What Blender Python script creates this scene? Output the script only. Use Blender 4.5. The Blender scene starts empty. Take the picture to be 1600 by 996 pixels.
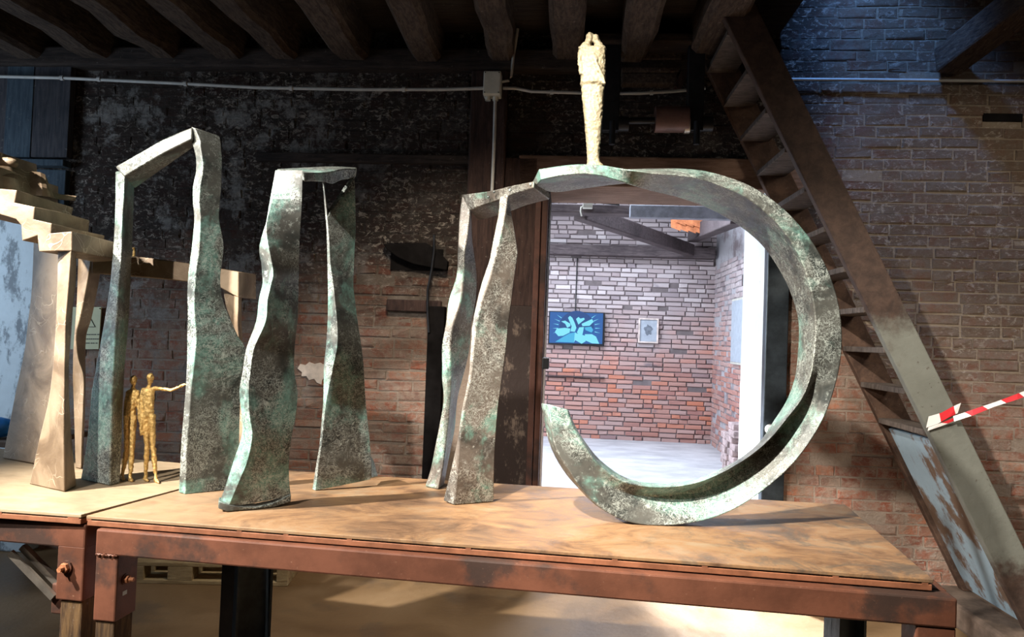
import bpy, bmesh, math, random
from mathutils import Vector, Matrix, noise
random.seed(7)
S = bpy.context.scene
COL = S.collection
# ------------------------------------------------------------------ camera
FPX, PITCH, ROLL, CAMH = 1100.0, math.radians(1.4), math.radians(2.1), 1.5
_F = Vector((0, math.cos(PITCH), math.sin(PITCH)))
_U0 = Vector((0, -math.sin(PITCH), math.cos(PITCH)))
_R0 = Vector((1, 0, 0))
_R = _R0 * math.cos(ROLL) + _U0 * math.sin(ROLL)
_U = _U0 * math.cos(ROLL) - _R0 * math.sin(ROLL)
CAM = Vector((0, 0, CAMH))
cd = bpy.data.cameras.new('camera')
cd.sensor_width = 36.0
cd.lens = 36.0 * FPX / 1600.0
cd.clip_start = 0.05
cam = bpy.data.objects.new('camera', cd)
COL.objects.link(cam)
cam.matrix_world = Matrix(((_R.x, _U.x, -_F.x, CAM.x), (_R.y, _U.y, -_F.y, CAM.y), (_R.z, _U.z, -_F.z, CAM.z), (0, 0, 0, 1)))
S.camera = cam
S.view_settings.view_transform = 'Standard'
S.view_settings.look = 'None'
S.view_settings.gamma = 1.0
S.view_settings.use_curve_mapping = False
S.view_settings.exposure = 0.0

# building frame: u along the back wall, v into the depth
A = math.radians(4.4)
def B(u, v, z):
    return Vector((u * math.cos(A) + v * math.sin(A), -u * math.sin(A) + v * math.cos(A), z))
def ray(px, py):
    return _F + _R * ((px - 800.0) / FPX) - _U * ((py - 498.0) / FPX)
def at(px, py, Y):                       # point seen at a pixel, at world depth Y
    r = ray(px, py)
    return CAM + r * (Y / r.y)
def onz(px, py, z):                      # point seen at a pixel, on a level plane
    r = ray(px, py)
    return CAM + r * ((z - CAMH) / r.z)
def wp(px, py, v):                       # (u, z) seen at a pixel on the plane v of the building
    r = ray(px, py)
    k = v / (r.x * math.sin(A) + r.y * math.cos(A))
    p = CAM + r * k
    return (p.x * math.cos(A) - p.y * math.sin(A), p.z)
def proj(p):
    d = p - CAM
    y = d.dot(_F)
    return (800 + FPX * d.dot(_R) / y, 498 - FPX * d.dot(_U) / y)
WV = 4.40          # front face of the back wall
WB = 4.90          # its rear face
FV = 10.7          # far wall of the room behind
TZ = 0.88          # table top
CZ = 3.42          # underside of ceiling boards

# ------------------------------------------------------------------ world and lights
w = bpy.data.worlds.new('world')
S.world = w
w.use_nodes = True
w.node_tree.nodes['Background'].inputs[0].default_value = (0.55, 0.62, 0.75, 1)
w.node_tree.nodes['Background'].inputs[1].default_value = 0.02

def aim(o, target):
    o.rotation_euler = (Vector(target) - o.location).to_track_quat('-Z', 'Y').to_euler()
def spot(name, loc, target, power, angle, color=(1, 1, 1), size=0.05, blend=0.5):
    l = bpy.data.lights.new(name, 'SPOT')
    l.energy = power; l.spot_size = math.radians(angle); l.spot_blend = blend
    l.color = color; l.shadow_soft_size = size
    o = bpy.data.objects.new(name, l); COL.objects.link(o)
    o.location = loc; aim(o, target)
    return o
def area(name, loc, target, power, sx, sy, color=(1, 1, 1), spread=180):
    l = bpy.data.lights.new(name, 'AREA')
    l.shape = 'RECTANGLE'; l.size = sx; l.size_y = sy; l.energy = power; l.color = color
    l.spread = math.radians(spread)
    o = bpy.data.objects.new(name, l); COL.objects.link(o)
    o.location = loc; aim(o, target)
    return o
WARM = (1.0, 0.94, 0.83)
spot('spotlight_ring', (-0.75, 0.9, 3.2), (0.85, 2.45, 1.38), 1050, 54, WARM, 0.04, 0.55)
spot('spotlight_arches', (-3.1, 1.25, 3.1), (-0.95, 2.55, 1.15), 2000, 50, (1.0, 0.96, 0.88), 0.04, 0.8)
spot('spotlight_arches_front', (-2.1, 0.35, 3.2), (-0.85, 2.5, 1.35), 720, 48, (1.0, 0.96, 0.88), 0.04, 0.8)
spot('floor_fill', B(-0.6, 3.0, 3.15), B(-0.6, 4.3, 0.55), 210, 84, (1.0, 0.88, 0.70), 0.15, 0.8)  # added fill that brightens the floor and lower wall behind the table
spot('spotlight_wall', B(2.7, 1.6, 3.15), B(2.25, 4.4, 1.3), 230, 82, (1.0, 0.90, 0.74), 0.4, 0.9)
area('room_fill', (-2.2, -0.9, 3.2), (-0.1, 2.8, 0.6), 16, 2.5, 1.2, (1.0, 0.95, 0.88))  # added soft ambient fill from behind the camera, no actual fitting
# daylight: the rear room's side window and roof light, the stair hatch
area('daylight_side_window', B(-2.7, 7.3, 1.9), B(2.0, 7.0, 1.2), 230, 2.6, 2.0, (0.80, 0.88, 1.0))
area('daylight_roof_light', B(-0.2, 7.6, 3.9), B(0.4, 7.2, 0), 420, 2.2, 2.2, (0.74, 0.84, 1.0))
spot('daylight_roof_shaft', B(-0.55, 6.5, 2.55), B(1.42, 3.75, 0.0), 7000, 25, (0.86, 0.92, 1.0), 0.12, 0.6)
spot('daylight_stair_hatch', B(1.2, 3.35, 4.7), B(1.85, 4.4, 3.1), 300, 40, (0.16, 0.40, 1.0), 0.12, 0.7)
area('daylight_left_door', B(-4.6, 3.0, 1.8), B(-2.7, 4.3, 1.3), 40, 0.8, 1.6, (0.62, 0.80, 1.0))

# ------------------------------------------------------------------ material helpers
class NT:
    def __init__(s, name):
        s.m = bpy.data.materials.new(name); s.m.use_nodes = True
        s.t = s.m.node_tree; s.n = s.t.nodes; s.l = s.t.links
        s.bs = s.n['Principled BSDF']
        s._pos = None
    def new(s, ty, **kw):
        n = s.n.new(ty)
        for k, v in kw.items(): setattr(n, k, v)
        return n
    def put(s, sock, v):
        if isinstance(v, bpy.types.NodeSocket): s.l.new(v, sock)
        elif isinstance(v, (tuple, list)) and len(v) == 3 and sock.type == 'RGBA': sock.default_value = (*v, 1)
        else: sock.default_value = v
    def pos(s):
        if s._pos is None: s._pos = s.new('ShaderNodeNewGeometry').outputs['Position']
        return s._pos
    def bpos(s):                          # building-frame position (u, v, z)
        n = s.new('ShaderNodeVectorRotate', rotation_type='Z_AXIS')
        s.put(n.inputs['Vector'], s.pos()); n.inputs['Angle'].default_value = A
        return n.outputs[0]
    def sep(s, v):
        n = s.new('ShaderNodeSeparateXYZ'); s.put(n.inputs[0], v); return n.outputs
    def noise(s, scale, detail=4, rough=0.6, vec=None, dist=0.0, stretch=None):
        v = vec or s.pos()
        if stretch:
            mp = s.new('ShaderNodeMapping'); s.put(mp.inputs['Vector'], v); mp.inputs['Scale'].default_value = stretch
            v = mp.outputs[0]
        n = s.new('ShaderNodeTexNoise'); s.put(n.inputs['Vector'], v)
        n.inputs['Scale'].default_value = scale; n.inputs['Detail'].default_value = detail
        n.inputs['Roughness'].default_value = rough; n.inputs['Distortion'].default_value = dist
        return n.outputs['Fac']
    def voro(s, scale, feature='DISTANCE_TO_EDGE', vec=None):
        n = s.new('ShaderNodeTexVoronoi', feature=feature); s.put(n.inputs['Vector'], vec or s.pos())
        n.inputs['Scale'].default_value = scale
        return n.outputs['Distance']
    def warp(s, amt, scale):
        n = s.new('ShaderNodeTexNoise'); s.put(n.inputs['Vector'], s.pos()); n.inputs['Scale'].default_value = scale
        n.inputs['Detail'].default_value = 2
        k = s.new('ShaderNodeVectorMath', operation='SCALE'); s.put(k.inputs[0], n.outputs['Color']); k.inputs['Scale'].default_value = amt
        a = s.new('ShaderNodeVectorMath', operation='ADD'); s.put(a.inputs[0], s.pos()); s.put(a.inputs[1], k.outputs[0])
        return a.outputs[0]
    def rng(s, v, a, b, c=0.0, d=1.0, smooth=True):
        n = s.new('ShaderNodeMapRange'); n.interpolation_type = 'SMOOTHSTEP' if smooth else 'LINEAR'
        s.put(n.inputs[0], v)
        n.inputs[1].default_value = a; n.inputs[2].default_value = b; n.inputs[3].default_value = c; n.inputs[4].default_value = d
        return n.outputs[0]
    def math(s, op, a, b=0.0):
        n = s.new('ShaderNodeMath', operation=op); s.put(n.inputs[0], a); s.put(n.inputs[1], b); return n.outputs[0]
    def mix(s, f, a, b, mode='MIX'):
        n = s.new('ShaderNodeMix', data_type='RGBA', blend_type=mode)
        s.put(n.inputs[0], f); s.put(n.inputs[6], a); s.put(n.inputs[7], b)
        return n.outputs[2]
    def ramp(s, f, stops):
        n = s.new('ShaderNodeValToRGB'); s.put(n.inputs[0], f)
        e = n.color_ramp.elements
        while len(e) < len(stops): e.new(0.5)
        for i, (p, c) in enumerate(stops): e[i].position = p; e[i].color = (*c, 1)
        return n.outputs[0]
    def bump(s, h, strength=0.3, dist=0.01):
        n = s.new('ShaderNodeBump'); s.put(n.inputs['Height'], h)
        n.inputs['Strength'].default_value = strength; n.inputs['Distance'].default_value = dist
        s.l.new(n.outputs[0], s.bs.inputs['Normal'])
    def out(s, color, rough=0.7, metal=0.0, spec=0.3):
        s.put(s.bs.inputs['Base Color'], color); s.put(s.bs.inputs['Roughness'], rough)
        s.put(s.bs.inputs['Metallic'], metal); s.bs.inputs['Specular IOR Level'].default_value = spec
        return s.m

def rnd_of(n):                            # one random number for each brick, single or joined
    a = n.new('ShaderNodeAttribute', attribute_name='rnd')
    o = n.new('ShaderNodeObjectInfo')
    return n.math('FRACT', n.math('ADD', a.outputs['Fac'], o.outputs['Random']))

def wall_grime(n, col, olive=(0.085, 0.066, 0.048)):
    """soot, lime smears and plaster remains of the main wall (stains with a shape of their own)"""
    # lime washed over bricks and joints alike
    lw = n.rng(n.noise(13, 8, 0.78, dist=0.4), 0.47, 0.60)
    col = n.mix(n.math('MULTIPLY', lw, 0.72), col, n.mix(n.noise(50, 6, 0.75), (0.16, 0.11, 0.085), (0.36, 0.27, 0.21)))
    o = n.sep(n.bpos())
    u, z = o[0], o[2]
    big = n.noise(1.1, 5, 0.6)
    zz = n.math('ADD', z, n.math('MULTIPLY', n.math('SUBTRACT', big, 0.5), 1.6))
    # brown-olive grime on the right, soot in the middle and left
    right = n.rng(u, 1.3, 1.9)
    red = n.rng(zz, 0.9, 1.75, 1.0, 0.0)
    col = n.mix(n.math('MULTIPLY', n.math('SUBTRACT', 1.0, red), n.math('MULTIPLY', right, 0.78)), col, olive)
    soot = n.math('MULTIPLY', n.rng(zz, 1.15, 2.1), n.rng(right, 0, 1, 1.0, 0.10))
    col = n.mix(n.math('MULTIPLY', soot, 0.93), col, (0.010, 0.009, 0.009))
    # lime smears, fine and streaky
    sm = n.noise(30, 7, 0.75, stretch=(0.8, 1, 1.25), dist=0.8)
    ba = n.noise(1.9, 5, 0.65)
    fleck = n.math('MULTIPLY', n.rng(sm, 0.52, 0.62), n.rng(ba, 0.34, 0.60))
    col = n.mix(n.math('MULTIPLY', fleck, 0.6), col, (0.36, 0.31, 0.265))
    pl = n.math('MULTIPLY', n.rng(n.noise(3.6, 8, 0.75), 0.50, 0.60), n.rng(u, -0.9, -1.9, 0.15, 1.0))
    col = n.mix(n.math('MULTIPLY', pl, 0.62), col, n.mix(n.noise(40, 6, 0.75), (0.05, 0.046, 0.044), (0.40, 0.38, 0.36)))
    return col

def mat_brick():
    n = NT('old_brick'); r = rnd_of(n)
    base = n.ramp(r, [(0.0, (0.20, 0.075, 0.05)), (0.25, (0.30, 0.10, 0.06)), (0.5, (0.26, 0.13, 0.095)), (0.75, (0.36, 0.15, 0.09)), (1.0, (0.17, 0.10, 0.08))])
    base = n.mix(n.math('MULTIPLY', n.rng(n.noise(11, 6, 0.75), 0.40, 0.60), 0.75), base, (0.33, 0.245, 0.19))
    col = wall_grime(n, base)
    n.bump(n.noise(48, 8, 0.78), 0.9, 0.012)
    return n.out(col, 0.92, 0, 0.15)
def mat_mortar():
    n = NT('lime_mortar')
    base = n.mix(n.noise(14, 6, 0.7), (0.19, 0.14, 0.11), (0.38, 0.30, 0.24))
    col = wall_grime(n, base, (0.20, 0.155, 0.11))
    n.bump(n.noise(45, 6, 0.75), 0.8, 0.012)
    return n.out(col, 0.95, 0, 0.1)
def mat_far_brick():
    n = NT('pale_brick'); r = rnd_of(n); o = n.sep(n.bpos()); z = o[2]
    pale = n.ramp(r, [(0, (0.30, 0.25, 0.26)), (0.4, (0.46, 0.40, 0.40)), (0.8, (0.36, 0.29, 0.29)), (1, (0.56, 0.50, 0.50))])
    red = n.ramp(r, [(0, (0.34, 0.17, 0.15)), (0.35, (0.42, 0.23, 0.19)), (0.7, (0.40, 0.28, 0.26)), (0.9, (0.50, 0.19, 0.12)), (1, (0.22, 0.17, 0.18))])
    zz = n.math('ADD', z, n.math('MULTIPLY', n.math('SUBTRACT', n.noise(1.2, 4), 0.5), 1.6))
    col = n.mix(n.rng(zz, 0.9, 2.2, 1, 0), pale, red)
    col = n.mix(n.math('MULTIPLY', n.rng(n.noise(1.7, 5, 0.65, stretch=(1, 1, 2)), 0.60, 0.72), 0.7), col, (0.13, 0.12, 0.14))
    n.bump(n.noise(40, 5, 0.7), 0.4, 0.01)
    return n.out(col, 0.9, 0, 0.2)
def mat_far_mortar():
    n = NT('far_mortar')
    col = n.mix(n.noise(8, 5), (0.10, 0.085, 0.085), (0.24, 0.20, 0.20))
    return n.out(col, 0.95, 0, 0.1)
def mat_wood(name, c1, c2, scale=1.0, axis=(1, 8, 8), rough=0.85, bump=0.5, speck=0.35):
    n = NT(name)
    g = n.noise(5 * scale, 7, 0.7, vec=n.bpos(), stretch=axis, dist=0.4)
    b = n.noise(2.2, 4, 0.6)
    col = n.mix(n.rng(g, 0.3, 0.7), c1, c2)
    col = n.mix(n.math('MULTIPLY', n.rng(b, 0.45, 0.7), 0.5), col, tuple(x * 0.45 for x in c1))
    sp = n.rng(n.noise(34, 7, 0.8), 0.60, 0.70)
    col = n.mix(n.math('MULTIPLY', sp, speck), col, (0.34, 0.29, 0.25))
    n.bump(g, bump, 0.012)
    return n.out(col, rough, 0, 0.2)
def mat_plain(name, c, rough=0.6, metal=0.0, var=0.25, scale=12, bump=0.1, spec=0.3):
    n = NT(name)
    f = n.noise(scale, 5, 0.65)
    col = n.mix(n.rng(f, 0.3, 0.7), tuple(x * (1 - var) for x in c), tuple(min(1, x * (1 + var)) for x in c))
    if bump: n.bump(n.noise(scale * 5, 4), bump, 0.004)
    return n.out(col, rough, metal, spec)
def mat_patina(name, dark, mid, green, pale, gbias=0.0, metal=0.2):
    n = NT(name)
    big = n.noise(5.5, 5, 0.62, dist=0.8)
    b2 = n.noise(4.0, 5, 0.65, vec=n.warp(0.4, 2.5))
    fine = n.noise(46, 6, 0.75)
    def ridge(sc, d, wd):
        x = n.math('ABSOLUTE', n.math('SUBTRACT', n.noise(sc, 2, 0.5, dist=d), 0.5))
        return n.rng(x, 0.0, wd, 1.0, 0.0)
    ln = n.math('MAXIMUM', ridge(24, 3.0, 0.035), n.math('MULTIPLY', ridge(48, 2.2, 0.045), 0.9))
    ln = n.math('MULTIPLY', ln, n.rng(n.noise(6, 4, 0.6), 0.40, 0.58))
    col = n.mix(n.rng(big, 0.36, 0.60), dark, mid)
    gm = n.rng(b2, 0.47 - gbias, 0.60 - gbias)
    col = n.mix(n.math('MULTIPLY', gm, n.rng(fine, 0.28, 0.58)), col, green)
    col = n.mix(n.math('MULTIPLY', ln, 0.7), col, pale)
    col = n.mix(n.math('MULTIPLY', n.rng(fine, 0.54, 0.66), n.rng(n.noise(8, 4, 0.6), 0.40, 0.62, 0.1, 0.65)), col, pale)
    n.bump(n.math('ADD', fine, n.math('MULTIPLY', ln, 0.5)), 0.3, 0.004)
    return n.out(col, n.rng(fine, 0.3, 0.7, 0.36, 0.55), metal, 0.6)
def mat_brown_bronze():
    n = NT('brown_bronze')
    big = n.noise(5, 5, 0.6, dist=0.8); fine = n.noise(50, 6, 0.7)
    col = n.mix(n.rng(big, 0.32, 0.66), (0.125, 0.082, 0.048), (0.29, 0.21, 0.138))
    cr = n.math('MULTIPLY', n.rng(n.voro(13, vec=n.warp(0.18, 7)), 0.0, 0.025, 1, 0), n.rng(n.noise(6, 3), 0.45, 0.6))
    col = n.mix(n.math('MULTIPLY', cr, 0.4), col, (0.66, 0.55, 0.41))
    col = n.mix(n.rng(fine, 0.6, 0.8, 0, 0.35), col, (0.12, 0.09, 0.06))
    n.bump(n.math('ADD', fine, cr), 0.3, 0.004)
    return n.out(col, 0.55, 0.15, 0.4)
def mat_gold(name, c1, c2, metal):
    n = NT(name)
    f = n.noise(120, 5, 0.7)
    col = n.mix(n.rng(f, 0.35, 0.65), c1, c2)
    n.bump(n.noise(90, 5, 0.7), 0.8, 0.006)
    return n.out(col, 0.45, metal, 0.5)
def mat_rust_top():
    n = NT('rusty_sheet')
    o = n.sep(n.pos())
    g = n.noise(5.0, 9, 0.74, dist=0.5, stretch=(0.8, 1.2, 1))
    col = n.ramp(g, [(0.32, (0.095, 0.052, 0.030)), (0.44, (0.19, 0.105, 0.056)), (0.53, (0.27, 0.150, 0.072)), (0.64, (0.27, 0.185, 0.110))])
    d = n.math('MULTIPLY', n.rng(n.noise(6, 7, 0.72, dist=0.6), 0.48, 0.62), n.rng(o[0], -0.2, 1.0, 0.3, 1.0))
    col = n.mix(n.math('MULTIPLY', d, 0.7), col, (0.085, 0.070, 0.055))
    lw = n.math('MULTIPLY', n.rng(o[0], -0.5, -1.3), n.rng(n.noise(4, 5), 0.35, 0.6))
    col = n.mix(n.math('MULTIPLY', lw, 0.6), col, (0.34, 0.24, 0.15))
    col = n.mix(n.rng(n.noise(70, 6, 0.75), 0.58, 0.72, 0, 0.35), col, (0.36, 0.27, 0.17))
    n.bump(n.noise(80, 5, 0.7), 0.2, 0.004)
    return n.out(col, n.rng(g, 0.3, 0.7, 0.45, 0.7), 0.1, 0.4)
def mat_rust_steel(name, c, dark):
    n = NT(name)
    g = n.noise(6, 6, 0.6)
    col = n.mix(n.rng(g, 0.35, 0.68), c, tuple(x * 0.62 for x in c))
    col = n.mix(n.math('MULTIPLY', n.rng(n.noise(3.2, 6, 0.65), 0.51, 0.64), 0.8), col, dark)
    col = n.mix(n.rng(n.noise(90, 4, 0.7), 0.64, 0.76, 0, 0.35), col, (0.42, 0.25, 0.17))
    n.bump(n.noise(70, 5), 0.15, 0.003)
    return n.out(col, 0.55, 0.1, 0.25)
def mat_floor():
    n = NT('stained_concrete')
    g = n.noise(1.3, 7, 0.62, dist=0.5)
    col = n.ramp(g, [(0.3, (0.10, 0.058, 0.028)), (0.5, (0.18, 0.110, 0.054)), (0.68, (0.235, 0.152, 0.082))])
    col = n.mix(n.rng(n.noise(30, 5, 0.7), 0.62, 0.75, 0, 0.3), col, (0.42, 0.35, 0.25))
    col = n.mix(n.math('MULTIPLY', n.rng(n.noise(2.3, 5, 0.6), 0.56, 0.7), 0.6), col, (0.09, 0.065, 0.045))
    n.bump(n.noise(25, 6), 0.2, 0.01)
    return n.out(col, n.rng(g, 0.3, 0.7, 0.35, 0.65), 0, 0.4)
def mat_far_floor():
    n = NT('pale_concrete')
    col = n.mix(n.rng(n.noise(1.8, 7, 0.65, stretch=(1, 2, 1)), 0.35, 0.65), (0.42, 0.42, 0.44), (0.60, 0.60, 0.62))
    n.bump(n.noise(20, 5), 0.15, 0.01)
    return n.out(col, 0.6, 0, 0.3)
def mat_peel(name, paint, under, scale=5.0, lo=0.52, hi=0.6, st=(1.5, 1.5, 0.8)):
    n = NT(name)
    f = n.noise(scale, 8, 0.72, stretch=st)
    col = n.mix(n.rng(f, lo, hi), n.mix(n.noise(20, 4), paint, tuple(x * 0.82 for x in paint)), under)
    n.bump(f, 0.5, 0.01)
    return n.out(col, 0.7, 0, 0.3)
def mat_tape():
    n = NT('barrier_tape_film')
    u = n.new('ShaderNodeAttribute', attribute_name='along').outputs['Fac']
    m = n.math('GREATER_THAN', n.math('FRACT', u), 0.5)
    col = n.mix(m, (0.82, 0.78, 0.76), (0.62, 0.03, 0.04))
    return n.out(col, 0.4, 0, 0.4)
def mat_emit(name, c, s):
    n = NT(name)
    n.out((0.02, 0.02, 0.03), 0.3)
    n.put(n.bs.inputs['Emission Color'], c); n.bs.inputs['Emission Strength'].default_value = s
    return n.m

M = dict(
    brick=mat_brick(), mortar=mat_mortar(), fbrick=mat_far_brick(), fmortar=mat_far_mortar(),
    beam=mat_wood('old_beam_wood', (0.034, 0.023, 0.018), (0.10, 0.070, 0.052), 1.6, (7, 1.6, 7), 0.9, 1.0, 0.6),
    board=mat_wood('ceiling_board_wood', (0.020, 0.015, 0.012), (0.045, 0.033, 0.026), 1.0, (1, 8, 8)),
    plate=mat_wood('sooty_timber', (0.016, 0.012, 0.011), (0.05, 0.036, 0.03), 1.0, (1.2, 9, 9)),
    post=mat_wood('sooty_post_timber', (0.022, 0.013, 0.012), (0.060, 0.034, 0.028), 1.0, (9, 9, 1.2)),
    stair=mat_wood('stair_timber', (0.045, 0.026, 0.019), (0.10, 0.058, 0.04), 1.0, (3, 9, 3)),
    tread=mat_wood('tread_timber', (0.05, 0.038, 0.033), (0.12, 0.095, 0.08), 1.0, (3, 9, 3)),
    lintel=mat_wood('lintel_timber', (0.13, 0.075, 0.05), (0.24, 0.15, 0.11), 1.0, (1.2, 9, 9)),
    farwood=mat_wood('rear_room_timber', (0.055, 0.042, 0.045), (0.12, 0.095, 0.095), 1.0, (1.2, 9, 9)),
    iron=mat_plain('black_iron', (0.022, 0.022, 0.025), 0.45, 0.6),
    rustdoor=mat_rust_steel('rusted_door_frame', (0.085, 0.036, 0.026), (0.02, 0.014, 0.013)),
    doorleaf=mat_peel('flaking_door_leaf', (0.024, 0.013, 0.010), (0.12, 0.085, 0.065), 9, 0.54, 0.66),
    patina=mat_patina('green_bronze', (0.026, 0.031, 0.029), (0.10, 0.098, 0.086), (0.16, 0.31, 0.26), (0.60, 0.65, 0.59)),
    patina2=mat_patina('brown_green_bronze', (0.045, 0.038, 0.032), (0.135, 0.11, 0.09), (0.14, 0.29, 0.23), (0.54, 0.54, 0.48), -0.03),
    brown=mat_brown_bronze(),
    gold=mat_gold('gilded_bronze', (0.55, 0.33, 0.10), (0.85, 0.60, 0.25), 0.75),
    gold2=mat_gold('pale_gilded_bronze', (0.28, 0.225, 0.135), (0.44, 0.38, 0.255), 0.2),
    top=mat_rust_top(),
    topwood=mat_wood('pale_board', (0.27, 0.195, 0.12), (0.36, 0.27, 0.175), 1.0, (2, 5, 9), 0.6, 0.1),
    edge=mat_plain('rust_edge', (0.22, 0.085, 0.043), 0.6, 0.1, 0.3),
    frame=mat_rust_steel('rusted_steel_frame', (0.150, 0.056, 0.032), (0.030, 0.023, 0.020)),
    legwood=mat_wood('charred_leg_timber', (0.035, 0.020, 0.013), (0.15, 0.085, 0.036), 1.0, (9, 9, 1.2)),
    steel=mat_plain('dark_steel_column', (0.045, 0.055, 0.065), 0.4, 0.7),
    angle=mat_plain('bare_angle_steel', (0.30, 0.26, 0.22), 0.4, 0.8),
    bolt=mat_plain('rusty_bolt', (0.33, 0.13, 0.06), 0.7, 0.2, 0.35, 60, 0.3),
    pallet=mat_wood('pallet_pine', (0.32, 0.23, 0.12), (0.50, 0.38, 0.22), 1.0, (1.5, 7, 9)),
    floor=mat_floor(), ffloor=mat_far_floor(),
    conduit=mat_plain('grey_conduit', (0.42, 0.41, 0.39), 0.5, 0, 0.12),
    box=mat_plain('junction_box_plastic', (0.50, 0.49, 0.43), 0.5, 0, 0.1),
    white=mat_peel('white_painted_reveal', (0.75, 0.78, 0.78), (0.42, 0.45, 0.46), 9, 0.66, 0.7),
    peel=mat_peel('peeling_pale_plaster', (0.52, 0.58, 0.62), (0.17, 0.19, 0.21), 4.5, 0.50, 0.60),
    bluelit=mat_peel('worn_blue_lit_board', (0.28, 0.38, 0.46), (0.13, 0.085, 0.06), 2.6, 0.47, 0.56),  # blue daylight put into the board colour, worn through to brown
    greyp=mat_peel('worn_grey_green_paint', (0.155, 0.155, 0.135), (0.07, 0.048, 0.036), 2.2, 0.60, 0.70),
    farplaster=mat_peel('flaking_lime_plaster', (0.44, 0.43, 0.45), (0.20, 0.165, 0.17), 2.2, 0.44, 0.62, (1, 1, 1)),
    steelblue=mat_plain('grey_steel_channel', (0.20, 0.21, 0.24), 0.5, 0.3),
    tile=mat_plain('terracotta_tile', (0.50, 0.17, 0.07), 0.8, 0, 0.3),
    tape=mat_tape(),
    sign=mat_plain('cream_card', (0.50, 0.49, 0.32), 0.7, 0, 0.04, 12, 0),
    ink=mat_plain('black_print', (0.05, 0.05, 0.045), 0.7, 0, 0.0, 12, 0),
    black=mat_plain('black_plastic', (0.012, 0.012, 0.014), 0.4, 0, 0.1),
    screen=mat_emit('screen_blue', (0.010, 0.105, 0.36), 1.0),
    shard=mat_emit('screen_pale_cyan', (0.22, 0.78, 0.95), 1.0),
    shard2=mat_emit('screen_cyan', (0.06, 0.45, 0.75), 1.0),
    navy=mat_emit('screen_navy', (0.006, 0.06, 0.22), 1.0),
    pframe=mat_plain('pale_wood_frame', (0.60, 0.50, 0.45), 0.6),
    paper=mat_plain('blue_grey_paper', (0.34, 0.38, 0.43), 0.6, 0, 0.1),
    paperd=mat_plain('graphite_drawing', (0.15, 0.17, 0.20), 0.8, 0, 0.3, 40),
    bluebag=mat_plain('blue_plastic', (0.03, 0.22, 0.62), 0.4),
    hole=mat_plain('shade_and_soot_black', (0.008, 0.007, 0.007), 0.95, 0, 0.25, 12, 0.1, 0.02),  # black for painted shade in gaps and sockets, also for charred timber
    bulb=mat_plain('white_porcelain', (0.62, 0.60, 0.56), 0.35, 0, 0.2, 40),
    roller=mat_plain('red_brown_roller', (0.12, 0.065, 0.055), 0.5, 0.2),
    limewhite=mat_plain('fresh_lime_patch', (0.72, 0.62, 0.55), 0.9, 0, 0.2),
    shutter=mat_wood('dark_plank_timber', (0.020, 0.022, 0.028), (0.055, 0.05, 0.055), 1.0, (9, 9, 1.0)),
    shutterblue=mat_wood('blue_plank_timber', (0.022, 0.034, 0.048), (0.05, 0.068, 0.085), 1.0, (9, 9, 1.0)),
    fbrick2=mat_plain('loose_pale_brick', (0.40, 0.31, 0.30), 0.9, 0, 0.4),
    stone=mat_plain('brown_stone', (0.12, 0.085, 0.065), 0.9, 0, 0.3),
)

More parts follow.
